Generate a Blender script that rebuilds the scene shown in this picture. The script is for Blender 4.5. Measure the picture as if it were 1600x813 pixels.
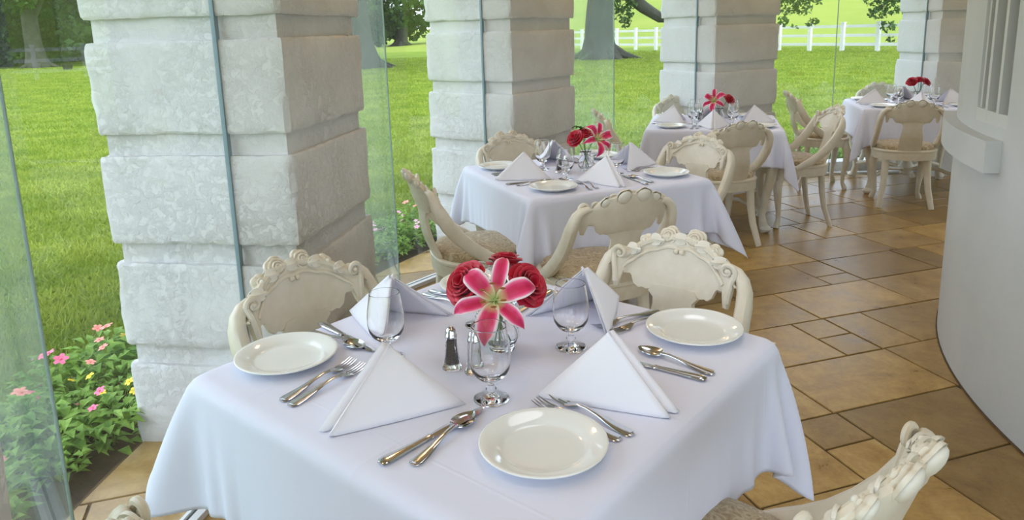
import bpy, math, random
import numpy as np
from mathutils import Vector, Matrix

for o in list(bpy.data.objects):
    bpy.data.objects.remove(o)
S = bpy.context.scene
C = S.collection
PI = math.pi
R_ = math.radians

# ------------------------------------------------------------------ camera
FPX = 1152.0
cam_d = bpy.data.cameras.new('camera')
cam = bpy.data.objects.new('camera', cam_d)
C.objects.link(cam)
cam_d.sensor_width = 36.0
cam_d.lens = FPX / 1600 * 36.0
cam_d.shift_y = -118.5 / 1600
cam_d.clip_start = 0.05
cam_d.clip_end = 2000
_p, _r = R_(11.75), R_(1.6)
_F = Vector((0, math.cos(_p), -math.sin(_p)))
_X = Vector((1, 0, 0))
_U = _X.cross(_F)
_X2 = math.cos(_r) * _X - math.sin(_r) * _U
_U2 = math.cos(_r) * _U + math.sin(_r) * _X
cam.matrix_world = Matrix(((_X2.x, _U2.x, -_F.x, 0), (_X2.y, _U2.y, -_F.y, 0), (_X2.z, _U2.z, -_F.z, 1.49), (0, 0, 0, 1)))
S.camera = cam

# ------------------------------------------------------------------ sky, sun, lamps, exposure
S.view_settings.view_transform = 'Standard'
S.view_settings.look = 'None'
S.view_settings.gamma = 1
S.view_settings.use_curve_mapping = False
S.view_settings.exposure = 0.72

W = bpy.data.worlds.new('overcast_sky')
S.world = W
W.use_nodes = True
wn = W.node_tree
for n in list(wn.nodes):
    wn.nodes.remove(n)
wo = wn.nodes.new('ShaderNodeOutputWorld')
wb = wn.nodes.new('ShaderNodeBackground')
tc = wn.nodes.new('ShaderNodeTexCoord')
nz = wn.nodes.new('ShaderNodeTexNoise')
nz.inputs['Scale'].default_value = 2.0
nz.inputs['Detail'].default_value = 5
rp = wn.nodes.new('ShaderNodeValToRGB')
rp.color_ramp.elements[0].position = 0.3
rp.color_ramp.elements[0].color = (0.66, 0.78, 1.0, 1)
rp.color_ramp.elements[1].position = 0.7
rp.color_ramp.elements[1].color = (0.80, 0.88, 1.0, 1)
wn.links.new(tc.outputs['Generated'], nz.inputs['Vector'])
wn.links.new(nz.outputs['Fac'], rp.inputs['Fac'])
wn.links.new(rp.outputs['Color'], wb.inputs['Color'])
wb.inputs['Strength'].default_value = 2.15
wn.links.new(wb.outputs[0], wo.inputs[0])

def lamp(name, kind, loc, energy, color, rot=(0, 0, 0), **kw):
    d = bpy.data.lights.new(name, kind)
    d.energy = energy
    d.color = color
    for k, v in kw.items():
        setattr(d, k, v)
    o = bpy.data.objects.new(name, d)
    C.objects.link(o)
    o.location = loc
    o.rotation_euler = rot
    return o

lamp('sun', 'SUN', (0, 0, 30), 1.3, (1.0, 0.93, 0.78), (R_(28), R_(22), 0), angle=R_(25))

CX, CY = 4.226, 1.972          # centre of the round building
def pol(r, deg, z=0.0):
    return (CX + r * math.cos(R_(deg)), CY + r * math.sin(R_(deg)), z)

# unseen fill lights added under the ceiling to brighten the tables
for a in (205, 178, 151, 124, 97):
    x, y, z = pol(3.7, a, 2.72)
    lamp('ceiling_fill', 'AREA', (x, y, z), 2.1, (0.96, 0.95, 1.0), (0, 0, 0), shape='DISK', size=0.9, spread=R_(110))
for a in (194, 167, 139.5, 112, 85):   # small warm spots near the piers
    x, y, z = pol(4.85, a, 2.35)
    lamp('pier_lamp', 'POINT', (x, y, z), 4.5, (1.0, 0.62, 0.30), shadow_soft_size=0.08)

# ------------------------------------------------------------------ material helpers
MATS = {}
def new_mat(name):
    m = bpy.data.materials.new(name)
    m.use_nodes = True
    nt = m.node_tree
    b = nt.nodes['Principled BSDF']
    MATS[name] = m
    return m, nt, b

def setp(b, **kw):
    for k, v in kw.items():
        k = k.replace('_', ' ')
        if k in b.inputs:
            b.inputs[k].default_value = v

def noise(nt, scale, detail=4, rough=0.55, coord='Object', vec=None, dist=0.0):
    n = nt.nodes.new('ShaderNodeTexNoise')
    n.inputs['Scale'].default_value = scale
    n.inputs['Detail'].default_value = detail
    n.inputs['Roughness'].default_value = rough
    n.inputs['Distortion'].default_value = dist
    if vec is None:
        t = nt.nodes.new('ShaderNodeTexCoord')
        vec = t.outputs[coord]
    nt.links.new(vec, n.inputs['Vector'])
    return n

def ramp(nt, fac, stops):
    r = nt.nodes.new('ShaderNodeValToRGB')
    el = r.color_ramp.elements
    while len(el) < len(stops):
        el.new(0.5)
    for e, (p, c) in zip(el, stops):
        e.position = p
        e.color = (c[0], c[1], c[2], 1)
    nt.links.new(fac, r.inputs['Fac'])
    return r

def mixc(nt, fac, a, b, mode='MIX'):
    m = nt.nodes.new('ShaderNodeMix')
    m.data_type = 'RGBA'
    m.blend_type = mode
    for i, v in ((0, fac), (6, a), (7, b)):
        if isinstance(v, (int, float)):
            m.inputs[i].default_value = v
        elif isinstance(v, tuple):
            m.inputs[i].default_value = (v[0], v[1], v[2], 1)
        else:
            nt.links.new(v, m.inputs[i])
    return m.outputs[2]

def bump(nt, b, h, strength=0.3, dist=0.01):
    n = nt.nodes.new('ShaderNodeBump')
    n.inputs['Strength'].default_value = strength
    n.inputs['Distance'].default_value = dist
    nt.links.new(h, n.inputs['Height'])
    nt.links.new(n.outputs[0], b.inputs['Normal'])
    return n

def simple(name, col, rough=0.5, metal=0.0, var=0.0, vscale=8, bmp=0.0, bscale=60, **kw):
    m, nt, b = new_mat(name)
    setp(b, Roughness=rough, Metallic=metal)
    setp(b, **kw)
    if var > 0:
        n = noise(nt, vscale, 5)
        r = ramp(nt, n.outputs['Fac'], [(0.3, tuple(c * (1 - var) for c in col)), (0.7, tuple(min(1, c * (1 + var * 0.6)) for c in col))])
        nt.links.new(r.outputs[0], b.inputs['Base Color'])
    else:
        b.inputs['Base Color'].default_value = (*col, 1)
    if bmp > 0:
        n2 = noise(nt, bscale, 5)
        bump(nt, b, n2.outputs['Fac'], bmp, 0.004)
    return m

# plaster over stone blocks
m, nt, b = new_mat('plaster')
n1 = noise(nt, 2.2, 6, 0.65, dist=0.4)
r1 = ramp(nt, n1.outputs['Fac'], [(0.25, (0.63, 0.615, 0.57)), (0.5, (0.70, 0.70, 0.675)), (0.75, (0.73, 0.74, 0.725))])
n2 = noise(nt, 7.0, 8, 0.72, dist=0.8)
r2 = ramp(nt, n2.outputs['Fac'], [(0.66, (0, 0, 0)), (0.80, (1, 1, 1))])
st = mixc(nt, r2.outputs[0], r1.outputs[0], (0.55, 0.51, 0.43))
nt.links.new(st, b.inputs['Base Color'])
setp(b, Roughness=0.75)
n3 = noise(nt, 34, 9, 0.72, dist=0.5)
n4 = noise(nt, 3.0, 3, 0.5)
r3 = ramp(nt, n3.outputs['Fac'], [(0.46, (0, 0, 0)), (0.66, (1, 1, 1))])
r4 = ramp(nt, n4.outputs['Fac'], [(0.36, (0.25,) * 3), (0.62, (1, 1, 1))])
hh_ = mixc(nt, 1.0, r3.outputs[0], r4.outputs[0], 'MULTIPLY')
bump(nt, b, hh_, 0.62, 0.007)

m, nt, b = new_mat('wall_plaster')
n1 = noise(nt, 1.5, 5, 0.6)
r1 = ramp(nt, n1.outputs['Fac'], [(0.3, (0.52, 0.54, 0.53)), (0.7, (0.60, 0.615, 0.60))])
nt.links.new(r1.outputs[0], b.inputs['Base Color'])
setp(b, Roughness=0.6)
n3 = noise(nt, 14, 7, 0.65, dist=0.3)
bump(nt, b, n3.outputs['Fac'], 0.35, 0.012)

simple('window_paint', (0.60, 0.61, 0.58), 0.5)
simple('dark_glass', (0.07, 0.075, 0.07), 0.25)
simple('white_paint', (0.78, 0.78, 0.76), 0.5)
simple('ceiling_paint', (0.50, 0.44, 0.36), 0.8)
simple('dark_gasket', (0.02, 0.025, 0.03), 0.5)
simple('gasket_teal', (0.22, 0.31, 0.34), 0.35)
simple('alu_white', (0.70, 0.71, 0.70), 0.35)

# floor tiles (travertine) - random tone per tile
m, nt, b = new_mat('travertine')
oi = nt.nodes.new('ShaderNodeObjectInfo')
geo = nt.nodes.new('ShaderNodeNewGeometry')
n1 = noise(nt, 5.0, 12, 0.80, vec=geo.outputs['Position'], dist=0.25)
r1 = ramp(nt, n1.outputs['Fac'], [(0.32, (0.25, 0.135, 0.034)), (0.5, (0.43, 0.265, 0.078)), (0.68, (0.58, 0.40, 0.15))])
r0 = ramp(nt, oi.outputs['Random'], [(0.0, (0.54, 0.52, 0.50)), (0.5, (0.80, 0.79, 0.76)), (1.0, (1.04, 1.03, 0.95))])
c1 = mixc(nt, 1.0, r1.outputs[0], r0.outputs[0], 'MULTIPLY')
n2 = noise(nt, 40, 8, 0.7, vec=geo.outputs['Position'])
r2 = ramp(nt, n2.outputs['Fac'], [(0.60, (1, 1, 1)), (0.72, (0.55, 0.42, 0.30))])
c2 = mixc(nt, 0.8, c1, r2.outputs[0], 'MULTIPLY')
nt.links.new(c2, b.inputs['Base Color'])
rr = ramp(nt, n1.outputs['Fac'], [(0.3, (0.24,) * 3), (0.7, (0.42,) * 3)])
nt.links.new(rr.outputs[0], b.inputs['Roughness'])
bump(nt, b, n2.outputs['Fac'], 0.12, 0.003)

simple('grout', (0.10, 0.065, 0.03), 0.9, var=0.3, vscale=12)
simple('soil', (0.055, 0.035, 0.022), 0.95, var=0.5, vscale=25, bmp=0.8, bscale=50)

# lawn
m, nt, b = new_mat('lawn')
geo = nt.nodes.new('ShaderNodeNewGeometry')
n1 = noise(nt, 0.35, 6, 0.6, vec=geo.outputs['Position'])
r1 = ramp(nt, n1.outputs['Fac'], [(0.3, (0.10, 0.17, 0.012)), (0.55, (0.155, 0.23, 0.018)), (0.75, (0.21, 0.28, 0.03))])
n2 = noise(nt, 30, 6, 0.7, vec=geo.outputs['Position'])
r2 = ramp(nt, n2.outputs['Fac'], [(0.35, (0.62, 0.66, 0.5)), (0.65, (1.15, 1.1, 1.1))])
c1 = mixc(nt, 1.0, r1.outputs[0], r2.outputs[0], 'MULTIPLY')
nt.links.new(c1, b.inputs['Base Color'])
setp(b, Roughness=0.9, Specular_IOR_Level=0.1)
bump(nt, b, n2.outputs['Fac'], 0.5, 0.03)

m, nt, b = new_mat('meadow')
geo = nt.nodes.new('ShaderNodeNewGeometry')
n1 = noise(nt, 0.09, 8, 0.75, vec=geo.outputs['Position'])
r1 = ramp(nt, n1.outputs['Fac'], [(0.3, (0.15, 0.22, 0.03)), (0.7, (0.24, 0.28, 0.055))])
nt.links.new(r1.outputs[0], b.inputs['Base Color'])
setp(b, Roughness=0.95, Specular_IOR_Level=0.05)

def leafmat(name, c1, c2, scale=1.5, trans=0.3, coord='Position'):
    m, nt, b = new_mat(name)
    geo = nt.nodes.new('ShaderNodeNewGeometry')
    n1 = noise(nt, scale, 4, 0.6, vec=geo.outputs['Position'])
    r1 = ramp(nt, n1.outputs['Fac'], [(0.3, c1), (0.7, c2)])
    nt.links.new(r1.outputs[0], b.inputs['Base Color'])
    setp(b, Roughness=0.55, Specular_IOR_Level=0.25)
    tr = nt.nodes.new('ShaderNodeBsdfTranslucent')
    nt.links.new(r1.outputs[0], tr.inputs['Color'])
    mx = nt.nodes.new('ShaderNodeMixShader')
    mx.inputs[0].default_value = trans
    nt.links.new(b.outputs[0], mx.inputs[1])
    nt.links.new(tr.outputs[0], mx.inputs[2])
    nt.links.new(mx.outputs[0], nt.nodes['Material Output'].inputs[0])
    return m
leafmat('grass_blade', (0.15, 0.235, 0.015), (0.34, 0.41, 0.055), 1.2, 0.35)
leafmat('oak_leaf', (0.02, 0.055, 0.012), (0.085, 0.17, 0.035), 0.5, 0.25)
leafmat('wood_leaf', (0.015, 0.045, 0.008), (0.07, 0.155, 0.02), 0.4, 0.25)
leafmat('bed_leaf', (0.10, 0.24, 0.025), (0.36, 0.55, 0.10), 12, 0.35)
leafmat('rose_leaf', (0.05, 0.16, 0.03), (0.10, 0.26, 0.05), 30, 0.2)
simple('bark', (0.055, 0.055, 0.04), 0.9, var=0.45, vscale=3, bmp=0.8, bscale=8)
simple('petal_pink', (0.90, 0.16, 0.30), 0.5)
simple('petal_coral', (0.92, 0.28, 0.22), 0.5)
simple('petal_yellow', (0.90, 0.66, 0.03), 0.5)
simple('petal_lilac', (0.92, 0.45, 0.62), 0.5)
simple('stem_green', (0.10, 0.24, 0.05), 0.4)

# chairs
m, nt, b = new_mat('cream_paint')
n1 = noise(nt, 9, 5, 0.6)
r1 = ramp(nt, n1.outputs['Fac'], [(0.3, (0.66, 0.59, 0.44)), (0.6, (0.76, 0.70, 0.57)), (0.8, (0.79, 0.74, 0.62))])
nt.links.new(r1.outputs[0], b.inputs['Base Color'])
setp(b, Roughness=0.38)
n2 = noise(nt, 45, 4)
bump(nt, b, n2.outputs['Fac'], 0.06, 0.002)
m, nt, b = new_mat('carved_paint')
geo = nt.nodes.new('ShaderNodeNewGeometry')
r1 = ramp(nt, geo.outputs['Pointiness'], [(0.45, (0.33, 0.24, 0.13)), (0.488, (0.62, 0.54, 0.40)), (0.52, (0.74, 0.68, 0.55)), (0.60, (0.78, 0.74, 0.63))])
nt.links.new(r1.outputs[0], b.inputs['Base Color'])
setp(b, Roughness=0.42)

m, nt, b = new_mat('brocade')
n1 = noise(nt, 16, 3, 0.5, dist=2.2)
r1 = ramp(nt, n1.outputs['Fac'], [(0.40, (0.28, 0.19, 0.09)), (0.47, (0.50, 0.40, 0.24)), (0.56, (0.30, 0.21, 0.10)), (0.64, (0.54, 0.45, 0.29))])
nt.links.new(r1.outputs[0], b.inputs['Base Color'])
setp(b, Roughness=0.75, Sheen_Weight=0.3)
n2 = noise(nt, 300, 2)
bump(nt, b, n2.outputs['Fac'], 0.3, 0.001)

def linen(name, col):
    m, nt, b = new_mat(name)
    b.inputs['Base Color'].default_value = (*col, 1)
    setp(b, Roughness=0.85, Sheen_Weight=0.15, Specular_IOR_Level=0.2)
    n1 = noise(nt, 5, 4, 0.5)
    n2 = noise(nt, 420, 2)
    mm = nt.nodes.new('ShaderNodeMath')
    mm.operation = 'MULTIPLY_ADD'
    mm.inputs[1].default_value = 0.02
    nt.links.new(n2.outputs['Fac'], mm.inputs[0])
    nt.links.new(n1.outputs['Fac'], mm.inputs[2])
    last = mm.outputs[0]
    if name.startswith('table'):       # pressed fold lines
        tcn = nt.nodes.new('ShaderNodeTexCoord'); sp = nt.nodes.new('ShaderNodeSeparateXYZ')
        nt.links.new(tcn.outputs['Object'], sp.inputs[0])
        for ax_ in (0, 1):
            pp = nt.nodes.new('ShaderNodeMath'); pp.operation = 'PINGPONG'; pp.inputs[1].default_value = 0.19
            ad = nt.nodes.new('ShaderNodeMath'); ad.operation = 'ADD'; ad.inputs[1].default_value = 1.9 + 0.10*ax_
            nt.links.new(sp.outputs[ax_], ad.inputs[0]); nt.links.new(ad.outputs[0], pp.inputs[0])
            mr = nt.nodes.new('ShaderNodeMapRange'); mr.inputs[1].default_value = 0.0; mr.inputs[2].default_value = 0.005
            mr.inputs[3].default_value = 0.16; mr.inputs[4].default_value = 0.0
            nt.links.new(pp.outputs[0], mr.inputs[0])
            a2 = nt.nodes.new('ShaderNodeMath'); a2.operation = 'ADD'
            nt.links.new(last, a2.inputs[0]); nt.links.new(mr.outputs[0], a2.inputs[1]); last = a2.outputs[0]
    bump(nt, b, last, 0.25, 0.012)
    return m
linen('tablecloth_linen', (0.77, 0.785, 0.92))
linen('napkin_linen', (0.86, 0.86, 0.92))

simple('china', (0.86, 0.87, 0.83), 0.08, Coat_Weight=0.4)
simple('steel', (0.62, 0.62, 0.64), 0.14, metal=1.0)
simple('pepper_grain', (0.13, 0.10, 0.075), 0.9, var=0.8, vscale=400)
simple('salt_grain', (0.85, 0.85, 0.85), 0.9)
m, nt, b = new_mat('goblet_glass')
b.inputs['Base Color'].default_value = (1, 1, 1, 1)
setp(b, Roughness=0.0, Transmission_Weight=1.0, IOR=1.45)

# glass walls: clear, thin, Fresnel reflection, pale diffuse veil painted in for reflected haze
def pane_glass(name, tint, veil):
    m, nt, b = new_mat(name)
    nt.nodes.remove(b)
    t = nt.nodes.new('ShaderNodeBsdfTransparent')
    t.inputs[0].default_value = (*tint, 1)
    g = nt.nodes.new('ShaderNodeBsdfGlossy')
    g.inputs['Roughness'].default_value = 0.0
    f = nt.nodes.new('ShaderNodeFresnel')
    bf = nt.nodes.new('ShaderNodeNewGeometry')
    # the ray is not bent in this thin pane, so both faces reflect as seen from air
    inv = nt.nodes.new('ShaderNodeMapRange')
    inv.inputs['To Min'].default_value = 1.5
    inv.inputs['To Max'].default_value = 1 / 1.5
    nt.links.new(bf.outputs['Backfacing'], inv.inputs['Value'])
    nt.links.new(inv.outputs[0], f.inputs[0])
    d = nt.nodes.new('ShaderNodeBsdfDiffuse')
    d.inputs[0].default_value = (0.75, 0.9, 0.82, 1)
    tl = nt.nodes.new('ShaderNodeBsdfTranslucent')
    tl.inputs[0].default_value = (0.75, 0.9, 0.82, 1)
    md = nt.nodes.new('ShaderNodeMixShader')
    md.inputs[0].default_value = 0.5
    nt.links.new(d.outputs[0], md.inputs[1])
    nt.links.new(tl.outputs[0], md.inputs[2])
    m1 = nt.nodes.new('ShaderNodeMixShader')
    n = noise(nt, 1.6, 6, 0.7)
    rr = ramp(nt, n.outputs['Fac'], [(0.3, (veil * 0.6,) * 3), (0.75, (veil * 1.5,) * 3)])
    nt.links.new(rr.outputs[0], m1.inputs[0])
    nt.links.new(t.outputs[0], m1.inputs[1])
    nt.links.new(md.outputs[0], m1.inputs[2])
    m2 = nt.nodes.new('ShaderNodeMixShader')
    nt.links.new(f.outputs[0], m2.inputs[0])
    nt.links.new(m1.outputs[0], m2.inputs[1])
    nt.links.new(g.outputs[0], m2.inputs[2])
    nt.links.new(m2.outputs[0], nt.nodes['Material Output'].inputs[0])
pane_glass('pane_clear', (0.985, 0.995, 0.99), 0.008)
pane_glass('pane_veiled', (0.95, 0.985, 0.965), 0.10)  # stronger whitish veil, standing in for reflection on panes seen obliquely
simple('glass_edge', (0.30, 0.42, 0.38), 0.2)

# red rose petals and lily petals
simple('rose_red', (0.58, 0.006, 0.035), 0.45, var=0.3, vscale=30, Sheen_Weight=0.15)
m, nt, b = new_mat('lily_petal')
uv = nt.nodes.new('ShaderNodeUVMap')
sx = nt.nodes.new('ShaderNodeSeparateXYZ')
nt.links.new(uv.outputs[0], sx.inputs[0])
r1 = ramp(nt, sx.outputs[0], [(0.0, (0.58, 0.006, 0.07)), (0.45, (0.70, 0.015, 0.12)), (0.72, (0.85, 0.13, 0.30)), (0.90, (0.95, 0.80, 0.84))])
r2 = ramp(nt, sx.outputs[1], [(0.0, (1, 1, 1)), (0.22, (0, 0, 0))])
c1 = mixc(nt, r2.outputs[0], r1.outputs[0], (0.72, 0.80, 0.35))
nf = noise(nt, 120, 2)
r3 = ramp(nt, nf.outputs['Fac'], [(0.66, (0, 0, 0)), (0.7, (1, 1, 1))])
mm = nt.nodes.new('ShaderNodeMath'); mm.operation = 'MULTIPLY'
r4 = ramp(nt, sx.outputs[0], [(0.35, (0.8,) * 3), (0.6, (0, 0, 0))])
nt.links.new(r3.outputs[0], mm.inputs[0]); nt.links.new(r4.outputs[0], mm.inputs[1])
c2 = mixc(nt, mm.outputs[0], c1, (0.45, 0.01, 0.10))
nt.links.new(c2, b.inputs['Base Color'])
setp(b, Roughness=0.45)
simple('anther', (0.30, 0.11, 0.03), 0.8)
simple('filament', (0.62, 0.75, 0.35), 0.5)

# ------------------------------------------------------------------ mesh helpers
class MB:
    def __init__(s):
        s.v = []; s.f = []; s.uv = None
    def add(s, vs, fs):
        o = len(s.v)
        s.v += [tuple(map(float, p)) for p in vs]
        s.f += [tuple(i + o for i in f) for f in fs]
        return o
    def box(s, lo, hi, M=None):
        x0, y0, z0 = lo; x1, y1, z1 = hi
        vs = [Vector(p) for p in ((x0,y0,z0),(x1,y0,z0),(x1,y1,z0),(x0,y1,z0),(x0,y0,z1),(x1,y0,z1),(x1,y1,z1),(x0,y1,z1))]
        if M: vs = [M @ p for p in vs]
        s.add(vs, [(0,3,2,1),(4,5,6,7),(0,1,5,4),(1,2,6,5),(2,3,7,6),(3,0,4,7)])
    def tube(s, pts, rad, seg=8, cap=True, flat=None):
        """pts list of 3-D points, rad number/list; flat=(a,b): ellipse factors along frame axes"""
        pts = [Vector(p) for p in pts]
        n = len(pts)
        if isinstance(rad, (int, float)): rad = [rad] * n
        T = []
        for i in range(n):
            a = pts[max(i-1, 0)]; b_ = pts[min(i+1, n-1)]
            T.append((b_ - a).normalized())
        ref = Vector((0, 0, 1)) if abs(T[0].z) < 0.9 else Vector((1, 0, 0))
        N = (ref - T[0] * ref.dot(T[0])).normalized()
        vs = []
        fa, fb = flat or (1, 1)
        for i in range(n):
            N = (N - T[i] * N.dot(T[i])).normalized()
            B = T[i].cross(N)
            for k in range(seg):
                a = 2 * PI * k / seg
                vs.append(pts[i] + rad[i] * (fa * math.cos(a) * N + fb * math.sin(a) * B))
        fs = []
        for i in range(n - 1):
            for k in range(seg):
                k2 = (k + 1) % seg
                fs.append((i*seg+k, i*seg+k2, (i+1)*seg+k2, (i+1)*seg+k))
        if cap:
            fs.append(tuple(range(seg))[::-1])
            fs.append(tuple((n-1)*seg + k for k in range(seg)))
        s.add(vs, fs)
    def lathe(s, prof, seg=24, M=None, close=False):
        vs = []; fs = []
        n = len(prof)
        for (r, z) in prof:
            for k in range(seg):
                a = 2 * PI * k / seg
                p = Vector((r * math.cos(a), r * math.sin(a), z))
                vs.append(M @ p if M else p)
        rng = n if close else n - 1
        for i in range(rng):
            j = (i + 1) % n
            for k in range(seg):
                k2 = (k + 1) % seg
                fs.append((i*seg+k, i*seg+k2, j*seg+k2, j*seg+k))
        if not close:
            if prof[0][0] > 1e-6: fs.append(tuple(range(seg))[::-1])
            if prof[-1][0] > 1e-6: fs.append(tuple((n-1)*seg+k for k in range(seg)))
        s.add(vs, fs)
    def ball(s, c, r, seg=10, rings=6, sc=(1, 1, 1), M=None):
        vs = []; fs = []
        for i in range(rings + 1):
            t = PI * i / rings
            for k in range(seg):
                a = 2 * PI * k / seg
                p = Vector((r*sc[0]*math.sin(t)*math.cos(a), r*sc[1]*math.sin(t)*math.sin(a), r*sc[2]*math.cos(t)))
                if M: p = M @ p
                vs.append(p + Vector(c))
        for i in range(rings):
            for k in range(seg):
                k2 = (k+1) % seg
                fs.append((i*seg+k, (i+1)*seg+k, (i+1)*seg+k2, i*seg+k2))
        s.add(vs, fs)
    def grid(s, P, nu, nv, thick=0.0):
        """P[i][j] points; thick>0 closes into a slab along vertex normals"""
        P = np.array([[tuple(P[i][j]) for j in range(nv)] for i in range(nu)], float)
        if thick <= 0:
            s.add(P.reshape(-1, 3), [(i*nv+j, (i+1)*nv+j, (i+1)*nv+j+1, i*nv+j+1) for i in range(nu-1) for j in range(nv-1)])
            return
        du = np.gradient(P, axis=0); dv = np.gradient(P, axis=1)
        N = np.cross(du, dv); N /= np.linalg.norm(N, axis=2, keepdims=True) + 1e-12
        A = P + N * thick / 2; Bk = P - N * thick / 2
        o = nu * nv
        fs = []
        for i in range(nu-1):
            for j in range(nv-1):
                a, b_, c, d = i*nv+j, (i+1)*nv+j, (i+1)*nv+j+1, i*nv+j+1
                fs.append((a, b_, c, d)); fs.append((o+d, o+c, o+b_, o+a))
        for i in range(nu-1):
            a, b_ = i*nv, (i+1)*nv
            fs.append((a, o+a, o+b_, b_))
            a, b_ = i*nv+nv-1, (i+1)*nv+nv-1
            fs.append((b_, o+b_, o+a, a))
        for j in range(nv-1):
            a, b_ = j, j+1
            fs.append((b_, o+b_, o+a, a))
            a, b_ = (nu-1)*nv+j, (nu-1)*nv+j+1
            fs.append((a, o+a, o+b_, b_))
        s.add(np.concatenate([A.reshape(-1, 3), Bk.reshape(-1, 3)]), fs)
    def mesh(s, name, mat, smooth=True, angle=None):
        me = bpy.data.meshes.new(name)
        me.from_pydata(s.v, [], s.f)
        me.materials.append(MATS[mat])
        if smooth:
            me.polygons.foreach_set('use_smooth', [True] * len(me.polygons))
            if angle is not None:
                try: me.set_sharp_from_angle(angle=R_(angle))
                except Exception: pass
        if s.uv is not None:
            ul = me.uv_layers.new(name='UVMap')
            li = np.zeros(len(me.loops), dtype=np.int32)
            me.loops.foreach_get('vertex_index', li)
            ul.data.foreach_set('uv', np.array(s.uv, float)[li].reshape(-1))
        me.update()
        return me
    def build(s, name, mat, parent=None, smooth=True, angle=40, loc=None):
        o = bpy.data.objects.new(name, s.mesh(name, mat, smooth, angle))
        C.objects.link(o)
        if parent: o.parent = parent
        if loc: o.location = loc
        return o

def tag(o, label=None, cat=None, group=None, kind=None):
    if label: o['label'] = label
    if cat: o['category'] = cat
    if group: o['group'] = group
    if kind: o['kind'] = kind
    return o
def empty(name, loc=(0, 0, 0), rz=0.0):
    o = bpy.data.objects.new(name, None)
    o.empty_display_size = 0.1
    C.objects.link(o)
    o.location = loc
    o.rotation_euler = (0, 0, rz)
    return o
def kids(o): return KID.get(o.name, [])
KID = {}
def tree_of(root):
    """remember the hierarchy once so that copying is quick"""
    def ch(o): return [c for c in C.objects if c.parent == o]
    d = {}
    stack = [root]
    while stack:
        o = stack.pop()
        d[o] = ch(o)
        stack += d[o]
    return d
def copy_tree(root, hier, loc=None, rot=None, scale=None):
    def rec(o, par):
        c = o.copy()
        C.objects.link(c)
        if par: c.parent = par
        for k in hier.get(o, []): rec(k, c)
        return c
    r = rec(root, None)
    if loc is not None: r.location = loc
    if rot is not None: r.rotation_euler = rot
    if scale is not None: r.scale = scale
    return r
rnd = random.Random(7)
nrs = np.random.RandomState(5)
def hsh(*a):
    x = math.sin(sum(v * k for v, k in zip(a, (12.9898, 78.233, 37.719, 4.581)))) * 43758.5453
    return x - math.floor(x)

# ================================================================== STRUCTURE
WCX, WCY, WR = 4.39, 2.125, 2.645      # inner round wall
TH = R_(17.8)
E1 = (math.cos(TH), math.sin(TH)); E2 = (-math.sin(TH), math.cos(TH))

# --- floor with tiles
fl = MB()
fl.lathe([(2.3, -0.06), (2.3, -0.006), (5.70, -0.006), (5.70, -0.06)], 180, Matrix.Translation((CX, CY, 0)), close=True)
floor = tag(fl.build('floor', 'grout', smooth=False), 'golden travertine tiled floor of the curved gallery', kind='structure')

circ = [(CX + 5.685 * math.cos(2*PI*k/160), CY + 5.685 * math.sin(2*PI*k/160)) for k in range(160)]
def clip_circle(poly):
    if all(math.hypot(p[0]-CX, p[1]-CY) < 5.67 for p in poly): return poly
    for k in range(160):
        ax, ay = circ[k]; bx, by = circ[(k+1) % 160]
        if min(math.hypot(ax-p[0], ay-p[1]) for p in poly) > 1.2: continue
        out = []
        for i in range(len(poly)):
            p = poly[i]; q = poly[(i+1) % len(poly)]
            sp = (bx-ax)*(p[1]-ay) - (by-ay)*(p[0]-ax)
            sq = (bx-ax)*(q[1]-ay) - (by-ay)*(q[0]-ax)
            if sp >= 0: out.append(p)
            if (sp >= 0) != (sq >= 0):
                t = sp / (sp - sq)
                out.append((p[0]+t*(q[0]-p[0]), p[1]+t*(q[1]-p[1])))
        poly = out
        if len(poly) < 3: return None
    return poly
known = {0: [1.34, 1.76, 1.98, 2.59], 1: [1.35, 1.97, 2.60], 2: [1.75, 2.39, 2.59, 2.82, 3.42], 3: [1.96, 2.58, 3.22, 3.84],
         4: [2.35, 2.99, 3.22, 3.79], 5: [2.60, 3.22, 3.86, 4.28], -1: [1.35, 1.99, 2.4, 3.0], 6: [3.0, 3.62, 3.90, 4.5]}
halves = {(0, 1.76): 0.5, (0, 1.98): 0, (2, 2.39): 0.5, (4, 2.99): 0.36, (4, 3.42): 0}
tiles = []
trs = random.Random(11)
G = 0.0045
for row in range(-14, 22):
    v0 = 1.728 + 0.392 * row; v1 = v0 + 0.392
    ks = known.get(row, [trs.uniform(1.3, 1.9)])
    cuts = list(ks)
    while cuts[-1] < 12: cuts.append(cuts[-1] + trs.choice((0.61, 0.61, 0.41, 0.22, 0.61)))
    while cuts[0] > -8: cuts.insert(0, cuts[0] - trs.choice((0.61, 0.61, 0.41, 0.22)))
    for a, b_ in zip(cuts[:-1], cuts[1:]):
        h = halves.get((row, a))
        if h is None: h = 0.5 if trs.random() < 0.10 and b_ - a < 0.5 else 0
        spans = [(v0, v1)] if not h else [(v0, v0 + h*0.392), (v0 + h*0.392, v1)]
        for (p0, p1) in spans:
            j = [trs.uniform(-0.0015, 0.0015) for _ in range(8)]
            q = [(a+G+j[0], p0+G+j[1]), (b_-G+j[2], p0+G+j[3]), (b_-G+j[4], p1-G+j[5]), (a+G+j[6], p1-G+j[7])]
            w = [(u*E1[0]+v*E2[0], u*E1[1]+v*E2[1]) for u, v in q]
            rmin = min(math.hypot(x-WCX, y-WCY) for x, y in w); rmax = max(math.hypot(x-WCX, y-WCY) for x, y in w)
            if rmax < 2.66: continue
            w = clip_circle(w) if min(math.hypot(x-CX, y-CY) for x, y in w) < 5.68 else None
            if not w: continue
            cx_ = sum(p[0] for p in w)/len(w); cy_ = sum(p[1] for p in w)/len(w)
            tiles.append((cx_, cy_, w))
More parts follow.
